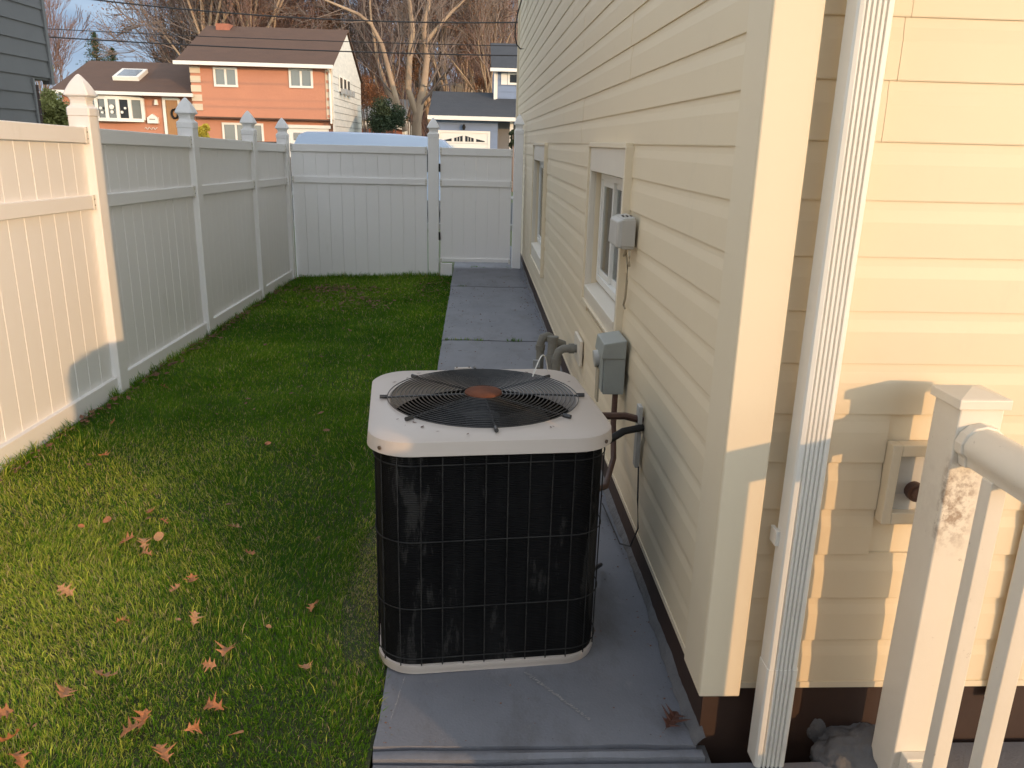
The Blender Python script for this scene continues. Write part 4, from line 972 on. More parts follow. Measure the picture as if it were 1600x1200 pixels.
# ------------------------------------------------------------------ foliage helpers
def leafcloud(name, m, pts, rad, n, s, c1, c2, seed, parent=None, loc=None):
    """many leaf sized faces gathered round the given (centre, radius) clumps"""
    rs = np.random.RandomState(seed); k = rs.randint(0, len(pts), n); C = np.array([p for p, r_ in pts])[k]; RR_ = np.array([r_ for p, r_ in pts])[k]
    d = rs.normal(0, 1, (n, 3)); d /= np.linalg.norm(d, axis=1)[:, None]; rr = RR_[:, None]*rs.uniform(.25, 1.05, (n, 1))**.6
    P = C+d*rr*np.array(rad)
    u = rs.normal(0, 1, (n, 3)); u /= np.linalg.norm(u, axis=1)[:, None]; v = np.cross(u, rs.normal(0, 1, (n, 3))); v /= np.linalg.norm(v, axis=1)[:, None]
    ss = s*rs.uniform(.6, 1.4, (n, 1)); V = np.stack([P-u*ss, P-v*ss*.5, P+u*ss, P+v*ss*.5], 1).astype(np.float32)
    me = bpy.data.meshes.new(name); me.vertices.add(n*4); me.vertices.foreach_set('co', V.reshape(-1))
    me.loops.add(n*4); me.loops.foreach_set('vertex_index', np.arange(n*4, dtype=np.int32)); me.polygons.add(n); me.polygons.foreach_set('loop_start', (np.arange(n)*4).astype(np.int32)); me.update(calc_edges=True)
    t = rs.rand(n, 1); tc_ = np.random.RandomState(seed+1).rand(len(pts))[k][:, None]; t = np.clip(.5*t+.5*tc_, 0, 1); c = np.array(c1)*(1-t)+np.array(c2)*t
    cc = np.ones((n, 4, 4), np.float32); cc[:, :, :3] = c[:, None, :]; a = me.color_attributes.new('Col', 'FLOAT_COLOR', 'POINT'); a.data.foreach_set('color', cc.reshape(-1))
    me.materials.append(m); o = bpy.data.objects.new(name, me); COL.objects.link(o); o.parent = parent
    if loc: o.location = loc
    return o
def grow(segs, p, d, L_, r, lev, maxlev, rs, spread, up, tips, nseg=4, kids=(2, 4)):
    d = d.normalized()
    for i in range(nseg):
        q = p+d*(L_/nseg); r2 = r*(1-.38/nseg); segs.append((p, q, r, r2, lev)); p = q; r = r2
        d = (d+Vector((rs.gauss(0, .13), rs.gauss(0, .13), rs.gauss(0, .08)+up*.06))).normalized()
        if lev < maxlev and i >= 1 and rs.random() < .75:
            a = rs.uniform(0, 6.28); perp = d.cross(Vector((math.cos(a), math.sin(a), .3))).normalized(); nd = (d*math.cos(spread)+perp*math.sin(spread)).normalized()
            grow(segs, p, nd, L_*rs.uniform(.5, .75), r*rs.uniform(.4, .6), lev+1, maxlev, rs, spread, up, tips, nseg=max(3, nseg-1))
    if lev < maxlev:
        for k in range(rs.randint(*kids)):
            a = rs.uniform(0, 6.28); perp = d.cross(Vector((math.cos(a), math.sin(a), .3))).normalized(); sp = spread*rs.uniform(.4, 1.0)
            grow(segs, p, (d*math.cos(sp)+perp*math.sin(sp)).normalized(), L_*rs.uniform(.62, .85), r*rs.uniform(.55, .8), lev+1, maxlev, rs, spread, up, tips, nseg=max(3, nseg-1))
    else: tips.append(p)
def seg_mesh(segs, name, m, parent, minr=.0, sides=5):
    V = []; Fc = []
    for (p, q, r0, r1, lev) in segs:
        n = 6 if lev == 0 else 5 if lev == 1 else 3
        r0 = max(r0, minr); r1 = max(r1, minr); t = (q-p).normalized(); a = t.cross(Vector((.3, .9, .1))).normalized(); b = t.cross(a); k = len(V)
        for (c, r_) in ((p, r0), (q, r1)):
            for j in range(n): an = 6.2832*j/n; V.append(tuple(c+a*(math.cos(an)*r_)+b*(math.sin(an)*r_)))
        for j in range(n): Fc.append((k+j, k+(j+1) % n, k+n+(j+1) % n, k+n+j))
    me = bpy.data.meshes.new(name); me.from_pydata(V, [], Fc); me.materials.append(m); me.polygons.foreach_set('use_smooth', [True]*len(me.polygons)); me.update()
    o = bpy.data.objects.new(name, me); COL.objects.link(o); o.parent = parent; return o
def bare_tree(name, loc, h, seed, label, cat='tree', group=None, r=.2, lev=4, spread=.55, stems=1, bark=BARKG, twig=TWIG, leaves=0, c1=(.30, .12, .05), c2=(.16, .07, .035), minr=.012, leafs=.10, lean=(0, 0), up=1.0, limbs=None):
    rs = random.Random(seed); e = empty(name, loc, label=label, cat=cat, group=group); segs = []; tips = []
    if limbs:
        for path in limbs:
            for i in range(len(path)-1):
                (p, r0), (q, r1) = path[i], path[i+1]; segs.append((Vector(p), Vector(q), r0, r1, 0))
                if i >= 1 or len(path) < 4:
                    for _ in range(2):
                        d = (Vector(q)-Vector(p)).normalized(); a = rs.uniform(0, 6.28); perp = d.cross(Vector((math.cos(a), math.sin(a), .2))).normalized()
                        grow(segs, Vector(p).lerp(Vector(q), rs.random()), d*math.cos(.7)+perp*math.sin(.7), h*rs.uniform(.10, .16), r1*.45, 2, lev, rs, spread, up, tips)
            p, r0 = path[-1]; d = Vector(path[-1][0])-Vector(path[-2][0])
            grow(segs, Vector(p), d, h*.18, r0, 1, lev, rs, spread, up, tips)
    else:
        for s_ in range(stems):
            d = Vector((lean[0]+(rs.uniform(-.3, .3) if stems > 1 else 0), lean[1]+(rs.uniform(-.2, .2) if stems > 1 else 0), 1))
            grow(segs, Vector((0, 0, -.3)), d, h*.36, r, 0, lev, rs, spread, up, tips, nseg=5)
    big = [s_ for s_ in segs if s_[4] < 2]; small = [s_ for s_ in segs if s_[4] >= 2]
    seg_mesh(big, 'trunk', bark, e); seg_mesh(small, 'crown', twig, e, minr)
    if leaves:
        tp_ = [(tuple(t), h*.05) for t in tips] or [((0, 0, h), 1)]
        leafcloud('foliage', RUSS, tp_, (1, 1, .8), leaves, leafs, c1, c2, seed, e)
    return e
# ------------------------------------------------------------------ houses across the street
def win(P, x0, x1, z0, z1, y, n=2, pane=LPANE, frm=WTRIM, fw=.09):
    W = MB().box(x0, x1, y-.06, y+.02, z0, z0+fw).box(x0, x1, y-.06, y+.02, z1-fw, z1)
    cw = (x1-x0)/n
    for i in range(n+1):
        c = x0+cw*i; a = max(x0, c-fw*.5) if 0 < i < n else (x0 if i == 0 else x1-fw); b_ = a+fw
        W.box(a, b_, y-.058, y+.02, z0+fw, z1-fw)
    W = P(W.build('window', frm))
    for i in range(n):
        o = MB().box(x0+cw*i+fw*.4, x0+cw*(i+1)-fw*.4, y-.02, y-.012, z0+fw*.9, z1-fw*.9).build('pane', pane, None); o.parent = W
    return W
oh = empty('orange_house', (-10, 40, -.3), label='orange stucco split level house with brown roof across the street', cat='house')
def O(o): o.parent = oh; o.matrix_parent_inverse = Matrix.Translation((10, -40, .3)); return o
O(MB().box(-12.45, -6.36, 38.0, 47, 2.37, 4.52).box(-12.45, -6.37, 38.35, 46.9, -.32, 2.37).build('wall', ORANGE))
# right gable end wall in weathered white boards
ge = MB().extrude([(38.0, -.3), (47, -.3), (47, 4.52), (42.5, 6.45), (38.0, 4.52)], 'x', -6.36, -6.30); O(ge.build('gable_wall', WSIDE))
for i in range(15): O(MB().box(-6.30, -6.285, 38.1+.0, 46.9, .3+i*.3, .315+i*.3).build('siding_line', GREYTR)) if i < 14 else None
r_ = MB(); e0, e1 = 4.60, 6.62
for (ya, yb, za, zb) in ((37.62, 42.5, e0, e1), (47.4, 42.5, e0, e1)):
    r_.hexa([(-12.95, ya, za-.08), (-6.22, ya, za-.08), (-6.22, yb, zb-.08), (-12.95, yb, zb-.08), (-12.95, ya, za), (-6.22, ya, za), (-6.22, yb, zb), (-12.95, yb, zb)])
RF = O(r_.build('roof', ROOFB)); ca = at(341, 57, 42.2); cb2 = at(362, 57, 42.2); cm = MB().box(ca.x, cb2.x, 41.9, 42.6, 5.8, at(350, 38, 42.2).z).build('chimney', CHIM); O(cm)
O(MB().box(-12.98, -6.2, 37.48, 37.62, 4.46, 4.61).build('gutter', WTRIM)); O(MB().tube([(-6.42, 37.55, 4.5), (-6.42, 37.9, 4.3), (-6.42, 37.92, 2.2)], .05, 8).build('downspout_pipe', WTRIM))
for i in range(5):
    O(box('quoin', QUOIN, (-12.46, -12.02+(.0 if i % 2 else .0), 37.955, 38.0, 2.62+i*.385, 2.62+i*.385+.27)))
O(box('quoin', QUOIN, (-6.62, -6.355, 37.96, 38.0, 2.4, 4.45)))
for i in range(6): O(box('quoin', ORANGE, (-6.58, -6.38, 37.93, 37.96, 2.45+i*.36, 2.57+i*.36)))
O(box('ledge', ROOFB, (-12.5, -6.34, 37.93, 38.35, 2.31, 2.37)))
win(O, -11.45, -10.42, 3.62, 4.43, 38.0); win(O, -8.20, -7.16, 3.66, 4.46, 38.0)
win(O, -11.35, -9.52, .9, 2.14, 38.35, 3)
gdo = O(box('garage_door', GARW, (-8.5, -6.62, 38.30, 38.35, -.3, 1.98))); gdd = MB().box(-8.2, -7.2, 38.285, 38.298, 1.45, 1.78).build('pane', DPANE); gdd.parent = gdo
O(box('garage_lintel', WTRIM, (-8.62, -6.5, 38.2, 38.34, 1.98, 2.12)))
for i in range(3):
    y = 39.6+i*1.15; Ww = O(box('window', WTRIM, (-6.29, -6.25, y, y+.85, 3.65, 4.35))); o = MB().box(-6.25, -6.24, y+.1, y+.72, 3.8, 4.27).build('pane', DPANE); o.parent = Ww; o = MB().box(-6.25, -6.0, y+.15, y+.65, 3.55, 3.78).build('cooling_unit', STEEL); o.parent = Ww
# lower wing
O(MB().box(-18.2, -12.46, 38.35, 46, -.32, 3.22).build('wall', ORANGE))
r_ = MB()
for (ya, yb, za, zb) in ((37.85, 42.1, 3.28, 4.86), (46.4, 42.1, 3.28, 4.86)):
    r_.hexa([(-18.5, ya, za-.08), (-12.42, ya, za-.08), (-12.42, yb, zb-.08), (-18.5, yb, zb-.08), (-18.5, ya, za), (-12.42, ya, za), (-12.42, yb, zb), (-18.5, yb, zb)])
O(r_.build('roof', ROOFB)); O(MB().box(-18.5, -12.35, 37.72, 37.85, 3.16, 3.30).build('gutter', WTRIM))
sk = O(MB().hexa([(-16.35, 39.35, 3.84), (-15.2, 39.35, 3.84), (-15.2, 40.55, 4.28), (-16.35, 40.55, 4.28), (-16.35, 39.3, 4.0), (-15.2, 39.3, 4.0), (-15.2, 40.5, 4.44), (-16.35, 40.5, 4.44)]).build('skylight', WTRIM))
o = MB().hexa([(-16.2, 39.45, 4.04), (-15.35, 39.45, 4.04), (-15.35, 40.35, 4.37), (-16.2, 40.35, 4.37), (-16.2, 39.44, 4.06), (-15.35, 39.44, 4.06), (-15.35, 40.34, 4.395), (-16.2, 40.34, 4.395)]).build('pane', DPANE); o.parent = sk
# bow window of five lights
bwp = empty('bow_window', (0, 0, 0)); O(bwp)
n = 5; bx0, bx1 = -17.1, -14.72
bpt = [(bx0+(bx1-bx0)*i/n, 38.34-.42*math.sin(math.pi*(i/n)*.86+.22)) for i in range(n+1)]
fr_ = MB(); pn = []
for i in range(n+1): x, y = bpt[i]; fr_.box(x-.07, x+.07, y-.05, y+.06, 2.14, 3.06)
for i in range(n):
    (xa, ya), (xb, yb) = bpt[i], bpt[i+1]
    for (za, zb) in ((2.06, 2.2), (2.98, 3.12)): fr_.hexa([(xa, ya-.06, za), (xb, yb-.06, za), (xb, 38.36, za), (xa, 38.36, za), (xa, ya-.06, zb), (xb, yb-.06, zb), (xb, 38.36, zb), (xa, 38.36, zb)])
fr_.build('bow_frame', WTRIM, bwp)
for i in range(n):
    (xa, ya), (xb, yb) = bpt[i], bpt[i+1]; MB().hexa([(xa, ya, 2.2), (xb, yb, 2.2), (xb, yb+.02, 2.2), (xa, ya+.02, 2.2), (xa, ya, 2.98), (xb, yb, 2.98), (xb, yb+.02, 2.98), (xa, ya+.02, 2.98)]).build('pane', LPANE if i == 4 else DPANE, bwp)
for (x, z_, r2) in ((-15.92, 2.66, .10), (-15.92, 2.45, .07), (-16.4, 2.60, .06), (-15.35, 2.62, .05), (-15.5, 2.45, .06), (-16.35, 2.42, .05)):
    MB().tube([(x, 37.86, z_), (x, 37.90, z_)], r2, 12).build('window_ornament', WTRIM, bwp)
dd = O(box('front_door', WOODD, (-13.72, -13.22, 38.28, 38.33, .2, 3.02))); O(MB().box(-13.86, -13.74, 38.24, 38.35, .2, 3.12).box(-13.2, -13.1, 38.24, 38.35, .2, 3.12).box(-13.74, -13.2, 38.24, 38.35, 3.02, 3.12).build('door_frame', WTRIM))
o = MB().tube([(-13.35+.14*math.cos(a), 38.24, 2.45+.19*math.sin(a)) for a in np.linspace(0, 6.283, 17)[:-1]], .05, 6, closed=True).build('wreath', EVERG); o.parent = dd
o = O(MB().extrude([(-14.55, 2.02), (-14.10, 2.02), (-14.10, 2.26), (-14.32, 2.42), (-14.55, 2.26)], 'y', 38.15, 38.34).build('mailbox', WTRIM))
o2 = MB().box(-14.45, -14.2, 38.14, 38.149, 2.18, 2.21).build('mail_slot', BLACKP); o2.parent = o
O(MB().tube([(-14.12, 38.22, 2.80), (-14.12, 38.22, 3.02)], [.10, .07], 8).build('wall_lantern', WTRIM))
pts = [(-14.75+.05*i, 38.30, 1.80+.05*math.sin(i*1.9)) for i in range(12)]; O(MB().tube(pts, .015, 5).build('script_ornament', WTRIM))
# blue house
bh = empty('blue_house', (0, 38, -.3), label='blue clapboard house with charcoal roof and white garage door across the street', cat='house')
def BB(o): o.parent = bh; o.matrix_parent_inverse = Matrix.Translation((0, -38, .3)); return o
BB(MB().box(-1.78, .94, 36, 42, -.32, 2.5).box(.94, 6, 36.9, 42, -.32, 2.5).box(.80, 6, 38.6, 42.5, 2.4, 4.7).build('wall', BLUES))
for i in range(9): BB(MB().extrude([(35.999, .2+i*.26), (35.975, .2+i*.26), (35.99, .455+i*.26), (35.999, .455+i*.26)], 'x', -1.78, .94).build('siding_board', BLUES))
for i in range(7): BB(MB().extrude([(38.599, 3.0+i*.26), (38.57, 3.0+i*.26), (38.59, 3.255+i*.26), (38.599, 3.255+i*.26)], 'x', .9, 6).build('siding_board', BLUES))
r_ = MB().hexa([(-2.0, 35.6, 2.50), (6, 35.6, 2.50), (6, 39.6, 3.68), (-2.0, 39.6, 3.68), (-2.0, 35.6, 2.60), (6, 35.6, 2.60), (6, 39.6, 3.78), (-2.0, 39.6, 3.78)])
BB(r_.build('roof', ROOFG))
r_ = MB().hexa([(.66, 38.2, 4.66), (6.3, 38.2, 4.66), (6.3, 41.2, 6.0), (.66, 41.2, 6.0), (.66, 38.2, 4.76), (6.3, 38.2, 4.76), (6.3, 41.2, 6.1), (.66, 41.2, 6.1)])
BB(r_.build('roof', ROOFG))
BB(MB().box(-2.02, 6, 35.48, 35.6, 2.44, 2.60).box(.62, 6.2, 38.08, 38.2, 4.60, 4.74).build('gutter', WTRIM)); BB(MB().box(.80, .89, 38.45, 38.6, 3.1, 4.62).build('downspout_pipe', WTRIM)); BB(MB().box(.90, .96, 38.52, 38.6, 3.1, 4.62).build('corner_board', WTRIM))
W = win(BB, 1.42, 2.3, 4.08, 4.60, 38.57, 1, DPANE); BB(box('shutter', WTRIM, (1.12, 1.40, 38.53, 38.58, 4.08, 4.58)))
gd = BB(box('garage_door', GARW, (-1.50, .52, 35.93, 35.97, -.3, 1.93))); BB(MB().box(-1.60, -1.50, 35.90, 35.98, -.3, 2.02).box(.52, .62, 35.90, 35.98, -.3, 2.02).box(-1.50, .52, 35.90, 35.98, 1.93, 2.02).build('door_frame', WTRIM))
for i in range(4):
    x0 = -1.38+i*.47; p = MB()
    # fan-light panes: low wedges at the ends, taller in the middle
    hts = [(.02, .10), (.12, .22), (.22, .12), (.10, .02)][i]
    p.hexa([(x0, 35.915, 1.58), (x0+.36, 35.915, 1.58), (x0+.36, 35.928, 1.58), (x0, 35.928, 1.58), (x0, 35.915, 1.60+hts[0]), (x0+.36, 35.915, 1.60+hts[1]), (x0+.36, 35.928, 1.60+hts[1]), (x0, 35.928, 1.60+hts[0])])
    o = p.build('pane', DPANE); o.parent = gd
    if i in (1, 2):
        for t in (.33, .66): o = MB().box(x0+.36*t-.012, x0+.36*t+.012, 35.900, 35.913, 1.58, 1.76).build('muntin', GARW); o.parent = gd
for z_ in (1.5, 1.0, .5, 0): o = MB().box(-1.49, .51, 35.918, 35.929, z_, z_+.012).build('panel_joint', STEEL); o.parent = gd
BB(MB().tube([(-.50, 35.88, 2.06), (-.50, 35.85, 2.18), (-.50, 35.88, 2.28)], [.045, .08, .03], 8).build('wall_lantern', BLACKP))
BB(box('porch_column', WTRIM, (1.46, 1.60, 35.95, 36.1, -.3, 2.44))); BB(box('porch_recess', GREYTR, (.96, 6, 36.87, 36.9, -.3, 2.4)))
# small houses seen between
t3 = empty('grey_roof_house', (-7, 60, -.3), label='low house with grey roof and dark red garage behind the round bush', cat='house')
o = MB().box(-9.5, -5, 60, 68, -.3, 2.9).build('wall', WSIDE, t3); o.location = (7, -60, .3)
o = MB().hexa([(-9.8, 59.6, 2.9), (-4.9, 59.6, 2.9), (-4.9, 64, 4.35), (-9.8, 64, 4.35), (-9.8, 59.6, 3.02), (-4.9, 59.6, 3.02), (-4.9, 64, 4.5), (-9.8, 64, 4.5)]).build('roof', STEEL, t3); o.location = (7, -60, .3)
o = MB().box(-8.6, -5.2, 59.9, 59.99, -.3, 2.3).build('garage_door', CHIM, t3); o.location = (7, -60, .3)
o = MB().extrude([(-8.9, 2.35), (-6.9, 2.9), (-4.9, 2.35), (-4.9, 2.2), (-6.9, 2.72), (-8.9, 2.2)], 'y', 59.5, 59.8).build('gable_trim', WTRIM, t3); o.location = (7, -60, .3)
t4 = empty('cream_gable_house', (0, 70, -.3), label='distant house with tan roof and cream gable above the blue garage roof', cat='house')
pA = at(708, 142, 70); pB = at(768, 142, 70); pr_ = at(748, 138, 70)
MB().box(pA.x, pB.x+4, 1, 8, 0, pA.z-.3+.0).build('wall', WSIDE, t4)
MB().hexa([(pA.x-.3, .5, pA.z-.5), (pB.x+4, .5, pA.z-.5), (pB.x+4, 4, pA.z+1.0), (pA.x-.3, 4, pA.z+1.0), (pA.x-.3, .5, pA.z-.35), (pB.x+4, .5, pA.z-.35), (pB.x+4, 4, pA.z+1.15), (pA.x-.3, 4, pA.z+1.15)]).build('roof', ROOFT, t4)
MB().extrude([(pr_.x-1.6, pr_.z-.45), (pr_.x, pr_.z+.55), (pr_.x+1.6, pr_.z-.45), (pr_.x+1.6, pr_.z-.7), (pr_.x, pr_.z+.25), (pr_.x-1.6, pr_.z-.7)], 'y', .0, .3).build('gable_trim', QUOIN, t4)
# ------------------------------------------------------------------ vehicles on the street
vn = empty('parked_van', (-2.42, 22.2, -.35), label='white van parked on the street behind the back fence', cat='van')
prof = [(-2.35, .45), (-2.42, .6), (-2.45, 1.2), (-2.38, 1.75), (-2.25, 1.98), (-2.05, 2.045), (-1.0, 2.06), (.4, 2.045), (1.2, 2.0), (1.75, 1.92), (2.0, 1.72), (2.45, 1.22), (3.0, 1.08), (3.15, .8), (3.15, .45)]
vb = MB()
def inset(pr, k, hw):
    return [(x*(1-.0*k), hw-(.16*max(0, (z-1.1)/.95)**1.6), z) for x, z in pr]
L_ = [(x, -(.92-.17*max(0, (z-1.05)/1.0)**1.5), z) for x, z in prof]; Rr = [(x, -y, z) for x, y, z in L_]
Lt = [(x, y*.82, z+.03 if z > 1.9 else z) for x, y, z in L_]; Rt = [(x, -y, z) for x, y, z in Lt]
nn = len(prof); vb.v += L_+Lt+Rt+Rr
for s_ in range(3):
    for k in range(nn-1): a = s_*nn+k; vb.f.append((a, a+1, a+1+nn, a+nn))
vb.f.append(tuple(range(nn))); vb.f.append(tuple(range(3*nn, 4*nn))[::-1]); vb.f.append((0, nn, 2*nn, 3*nn)); vb.f.append((nn-1, 4*nn-1, 3*nn-1, 2*nn-1))
vb.build('body', VANW, vn, smooth=True)
for (a, b_) in ((-2.2, -1.1), (-.95, .25), (.4, 1.55)): MB().box(a, b_, -.915, -.86, 1.15, 1.70).build('side_window', DPANE, vn, bevel=.02)
MB().hexa([(1.75, -.62, 1.86), (2.42, -.72, 1.28), (2.42, .72, 1.28), (1.75, .62, 1.86), (1.79, -.62, 1.90), (2.47, -.72, 1.32), (2.47, .72, 1.32), (1.79, .62, 1.90)]).build('windscreen', DPANE, vn)
for x in (-1.5, 2.1):
    for y in (-.82, .82):
        wh = MB().tube([(0, -.11, 0), (0, .11, 0)], .34, 20).build('wheel', TYRE, vn, loc=(x, y, .34), smooth=True); MB().tube([(0, -.115, 0), (0, .115, 0)], .2, 14).build('rim', STEEL, wh, smooth=True)
MB().box(-2.47, -2.42, -.85, -.7, 1.1, 1.6).build('tail_light', REDL, vn); MB().box(-2.47, -2.42, .7, .85, 1.1, 1.6).build('tail_light', REDL, vn)
MB().box(3.12, 3.17, -.8, -.5, .8, .98).build('headlight', GLASS, vn); MB().box(3.12, 3.17, .5, .8, .8, .98).build('headlight', GLASS, vn)
vn.scale = (.91, 1, 1)
# dark car in the driveway, its roof showing behind the corner post
cc = empty('parked_car', (-8.3, 32, -.30), label='dark parked car whose roof shows beside the corner post', cat='car')
cpf = [(-1.9, .35), (-2.0, .8), (-1.85, 1.05), (-1.2, 1.15), (-.8, 1.62), (-.5, 1.70), (.6, 1.70), (1.1, 1.55), (1.6, 1.2), (2.2, 1.05), (2.25, .35)]
c_ = MB(); nn = len(cpf); LL = [(-(.88-.2*max(0, (z-1.0)/.7)), x, z) for x, z in cpf]; c_.v += LL+[(-x, y, z) for x, y, z in LL]
for k in range(nn-1): c_.f.append((k, k+1, k+1+nn, k+nn))
c_.f.append(tuple(range(nn))); c_.f.append(tuple(range(nn, 2*nn))[::-1]); c_.f.append((0, nn, 2*nn-1, nn-1)); c_.build('body', CARD, cc, smooth=True)
MB().box(-.62, .62, -1.13, -1.02, 1.2, 1.5).build('rear_window', DPANE, cc)
for x in (-.8, .8):
    for y in (-1.3, 1.5): MB().tube([(-.1, 0, 0), (.1, 0, 0)], .32, 16).build('wheel', TYRE, cc, loc=(x, y, .32), smooth=True)
# ------------------------------------------------------------------ wires
def wire(pts, r, lab):
    xs_ = [p.x for p in pts]; zs = [p.z for p in pts]; co = np.polyfit(xs_, zs, 2 if len(pts) > 2 else 1); P = []
    for x in np.linspace(-24, 12, 40): P.append((x, pts[0].y, float(np.polyval(co, x))))
    o = MB().tube(P, r, 5).build('utility_wire', WIREM, smooth=True); tag(o, lab, 'wire')
wire([at(150, 0, 30), at(300, 15, 30), at(440, 27, 30), at(600, 33, 30), at(820, 35, 30)], .024, 'topmost thick braided utility wire sagging over the street')
wire([at(75, 45, 30), at(300, 56, 30), at(541, 65, 30), at(820, 72, 30)], .014, 'thin middle utility wire crossing above the orange roof')
wire([at(75, 58, 30), at(300, 70, 30), at(541, 81, 30), at(820, 87, 30)], .022, 'lowest dark utility wire crossing in front of the orange roof')
# ------------------------------------------------------------------ vegetation
# big tan multi-stemmed tree, centre
def W50(x, y, Y=50): v = at(x, y, Y); return (v.x+3.6, v.y-50, v.z+.3)
lim = [[(W50(651, 232), .34), (W50(651, 190), .30), (W50(656, 160), .26), (W50(662, 135), .22), (W50(667, 90, 50.3), .19), (W50(662, 45, 50.5), .16), (W50(670, 5, 51), .14), (W50(676, -40, 51), .12)],
       [(W50(651, 180), .22), (W50(638, 140, 49.7), .19), (W50(640, 90, 49.5), .17), (W50(645, 50, 49.2), .14), (W50(640, 5, 49), .12), (W50(636, -40, 49), .10)],
       [(W50(634, 205, 49), .20), (W50(622, 165, 49), .17), (W50(610, 120, 48.8), .15), (W50(597, 70, 48.6), .13), (W50(580, 38, 48.4), .10), (W50(560, 22, 48.2), .09), (W50(520, 5, 48), .07)],
       [(W50(662, 70, 50.2), .13), (W50(682, 45, 50.4), .11), (W50(706, 18, 50.8), .09), (W50(730, -5, 51), .07)],
       [(W50(625, 180, 49.2), .14), (W50(607, 145, 49.6), .12), (W50(590, 95, 50), .10), (W50(583, 50, 50), .08)]]
bare_tree('bare_tree', (-3.6, 50, -.3), 16, 5, 'large bare tree with several pale tan stems rising between the two houses', lev=4, bark=BARKT, twig=TWIG, limbs=lim, minr=.013, spread=.6)
# woods behind: six kinds, copied
random.seed(31)
protoT = []
for i in range(6):
    e = bare_tree('woodland_tree', (0, 80, 0), 15+i, 60+i, 'x', group=None, r=.17+.03*(i % 3), lev=4, spread=.48+.05*(i % 3), stems=1+(i % 3 == 1), bark=BARKG if i % 2 else BARKT, twig=(TWIG, TWIGR)[i % 2], leaves=(1500, 6500, 0, 5000, 9000, 1200)[i], minr=.018, leafs=.055, c1=(.30, .14, .07), c2=(.16, .095, .06))
    protoT.append(e)
spots = []
desc = ['behind the orange roof', 'above the orange house gable', 'left of the tan stemmed tree', 'behind the tan stemmed tree', 'above the blue garage roof', 'beside the blue upper storey']
def add_wood(px, Y, k, sc):
    v = at(px, 215, Y); spots.append((v.x, Y, k, sc, px))
for px in range(300, 840, 17):
    Y = random.uniform(58, 95); add_wood(px+random.uniform(-7, 7), Y, random.randrange(6), random.uniform(.8, 1.25))
for px in (345, 372, 395): add_wood(px, 56+px % 5, 4 if px != 372 else 1, 1.1)
for px in (760, 700): add_wood(px, 60, 0, 1.0)
usedT = set()
spots.sort(key=lambda s_: s_[4])
for n_, (x, Y, k, sc, px) in enumerate(spots):
    e = protoT[k] if k not in usedT else copy_tree(protoT[k]); usedT.add(k)
    e.location = (x, Y, -.3); e.rotation_euler = (0, 0, random.uniform(0, 6.28)); e.scale = (sc, sc, sc)
    kd = ('tall bare tan woodland tree', 'woodland tree with thin russet leaves', 'bare grey woodland tree', 'woodland tree with sparse brown leaves', 'brown leaved woodland tree', 'slim bare woodland tree')[k]
    wh = 'above the end of the low orange wing' if px < 345 else 'behind the brick chimney' if px < 385 else 'above the middle of the orange house roof' if px < 460 else 'above the orange house gable' if px < 560 else 'left of the big tan stemmed tree' if px < 615 else 'directly behind the big tan stemmed tree' if px < 680 else 'above the roof of the blue garage' if px < 765 else 'behind the blue upper storey'
    tag(e, kd+' '+wh, 'tree', 'woodland trees behind the houses')
for k in range(6):
    if k not in usedT:
        for c in list(protoT[k].children): bpy.data.objects.remove(c)
        bpy.data.objects.remove(protoT[k])
# thin bare trees against the left sky
v = at(285, 190, 62); bare_tree('bare_tree', (v.x, 62, -.3), 9.5, 91, 'thin bare tree leaning over the lower orange roof against the sky', r=.10, lev=4, spread=.45, stems=2, twig=TWIG, minr=.012, lean=(-.25, 0))
v = at(105, 190, 55); bare_tree('bare_tree', (v.x, 55, -.3), 10.5, 92, 'pinkish bare tree beside the grey house wall', r=.10, lev=4, spread=.35, stems=2, twig=TWIGR, minr=.011, up=1.6)
v = at(60, 190, 60); bare_tree('bare_tree', (v.x, 60, -.3), 11, 95, 'second bare tree half hidden by the grey house wall', r=.10, lev=4, spread=.35, stems=2, twig=TWIGR, minr=.011, up=1.6)
v = at(212, 150, 80); bare_tree('bare_tree', (v.x, 80, -.3), 7.6, 93, 'small reddish round crowned tree above the lower orange roof', r=.10, lev=4, spread=.5, stems=2, twig=TWIGR, minr=.02)
v = at(240, 150, 85); bare_tree('bare_tree', (v.x, 85, -.3), 7.0, 94, 'distant reddish tree right of the small round crowned tree', r=.10, lev=4, spread=.5, stems=2, twig=TWIGR, minr=.02)
# spruce tips
def conifer(name, base, h, wd, seed, lab, m=EVERG):
    e = empty(name, base, label=lab, cat='tree'); rs = random.Random(seed); MB().tube([(0, 0, 0), (0, 0, h)], [.12, .015], 6).build('trunk', BARKG, e)
    cl = []
    z_ = h*.5
    while z_ < h:
        f = 1-z_/h; r2 = wd*f**.8+.05
        for k in range(9):
            a = rs.uniform(0, 6.28); ln = r2*rs.uniform(.35, 1.15)
            for t in np.linspace(.15, 1, 5): cl.append(((math.cos(a)*ln*t, math.sin(a)*ln*t, z_+.12*t*ln-.1*ln*t*t), .09+.05*(1-t)))
        z_ += .17
    leafcloud('foliage', m, cl, (1, 1, .8), 7500, .045, (.035, .07, .035), (.10, .15, .07), seed, e); return e
v = at(158, 150, 60); tz = at(158, 50, 60).z; conifer('spruce_tree', (v.x, 60, -.3), tz+.3, 3.2, 5, 'dark spruce top standing above the lower orange roof')
v = at(183, 150, 62); tz = at(180, 76, 62).z; conifer('spruce_tree', (v.x, 62, -.3), tz+.3, 2.4, 6, 'shorter spruce just right of the tall spruce top')
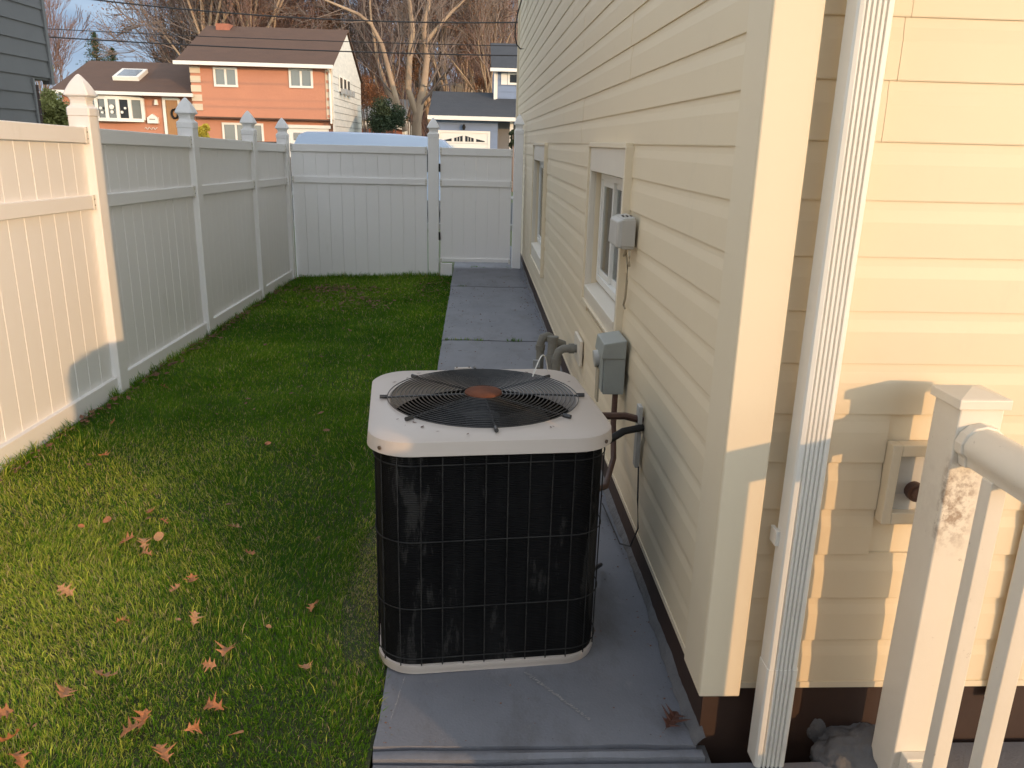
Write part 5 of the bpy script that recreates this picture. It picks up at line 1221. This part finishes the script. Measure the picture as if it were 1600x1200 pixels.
def bush(name, c, s, n, ls, c1, c2, seed, lab, m=EVERG, k=14, cat='bush'):
    rs = random.Random(seed); e = empty(name, (c[0], c[1], -.3), label=lab, cat=cat); cl = []
    for i in range(k):
        u = Vector((rs.gauss(0, 1), rs.gauss(0, 1), rs.gauss(0, 1))).normalized()*rs.uniform(.2, .75)
        cl.append(((u.x*s[0], u.y*s[1], c[2]+.3+u.z*s[2]), min(s)*rs.uniform(.3, .5)))
    leafcloud('foliage', m, cl, (1, 1, 1), n, ls, c1, c2, seed, e)
    segs = []
    for i in range(9):
        p, _ = cl[i % len(cl)]; segs.append((Vector((0, 0, 0)), Vector(p), .05, .02, 1))
    seg_mesh(segs, 'stems', BARKG, e); return e
v = at(605, 178, 45); bush('evergreen_bush', (v.x, 45, v.z-.1), (1.25, 1.2, 1.15), 9000, .055, (.018, .035, .015), (.06, .085, .035), 3, 'round dark evergreen bush beside the white gable wall', k=26)
v = at(85, 165, 14); bush('juniper_bush', (v.x-.05, 14, v.z-.15), (.33, .5, .60), 9000, .022, (.20, .22, .06), (.42, .42, .16), 4, 'olive green juniper between grey house and first tall fence post', k=26)
v = at(316, 205, 33); bush('golden_shrub', (v.x, 33, 1.55), (.34, .32, .80), 6000, .04, (.60, .42, .03), (.75, .58, .08), 5, 'golden yellow conical shrub in front of the orange house', k=16)
v = at(802, 215, 33); bush('dark_shrub', (v.x, 33, v.z-.2), (.22, .3, .75), 3500, .04, (.02, .035, .015), (.05, .07, .03), 6, 'narrow dark shrub beside the porch of the blue house', k=12)
v = at(100, 95, 50); bush('pale_green_tree', (v.x-1.2, 50, v.z), (.7, .6, .8), 1500, .06, (.18, .20, .06), (.30, .30, .12), 16, 'pale green leafy tuft beside the grey house corner', k=12, cat='tree')
# russet undergrowth
for i, (px, py, Y, sx, sz, n, lab) in enumerate([(575, 150, 54, 1.6, 1.7, 5200, 'russet leaved thicket right of the white gable wall'), (700, 190, 54, 1.3, 1.8, 5200, 'russet beech thicket right of the tan trunk'),
        (505, 30, 66, 2.2, 2.0, 3600, 'russet leaved crown above the orange house gable'), (756, 130, 60, .9, .8, 1600, 'small orange leaved bush above the blue garage roof'), (640, 110, 62, 2.6, 2.4, 3600, 'thin russet thicket behind the tan stems')]):
    v = at(px, py, Y); bush('russet_thicket', (v.x, Y, v.z), (sx, 1.2, sz), n, .055, (.36, .15, .065), (.19, .105, .06), 50+i, lab, m=RUSS, k=24, cat='thicket')
# far wooded backdrop: one mass of twigs
rs = np.random.RandomState(77); sg = []
for i in range(9500):
    px = rs.uniform(255, 860); Y = rs.uniform(95, 125); f = min(1, (px-240)/80); b_ = at(px, 200, Y); top = 5+rs.rand()*13*f
    p = Vector((b_.x, Y, rs.uniform(1, top))); d = Vector((rs.normal(0, .45), rs.normal(0, .3), 1)).normalized(); L2 = rs.uniform(1.2, 3.0)
    q = p+d*L2; sg.append((p, q, .035+.05*(p.z < 6), .02, 2))
    for k in range(2):
        d2 = (d+Vector((rs.normal(0, .5), rs.normal(0, .3), 0))).normalized(); s2 = p.lerp(q, rs.rand()); sg.append((s2, s2+d2*L2*.6, .022, .01, 2))
o = seg_mesh(sg, 'far_woods', TWIGR, None); tag(o, 'far bare woods filling the view behind the trees', 'woods', kind='stuff')
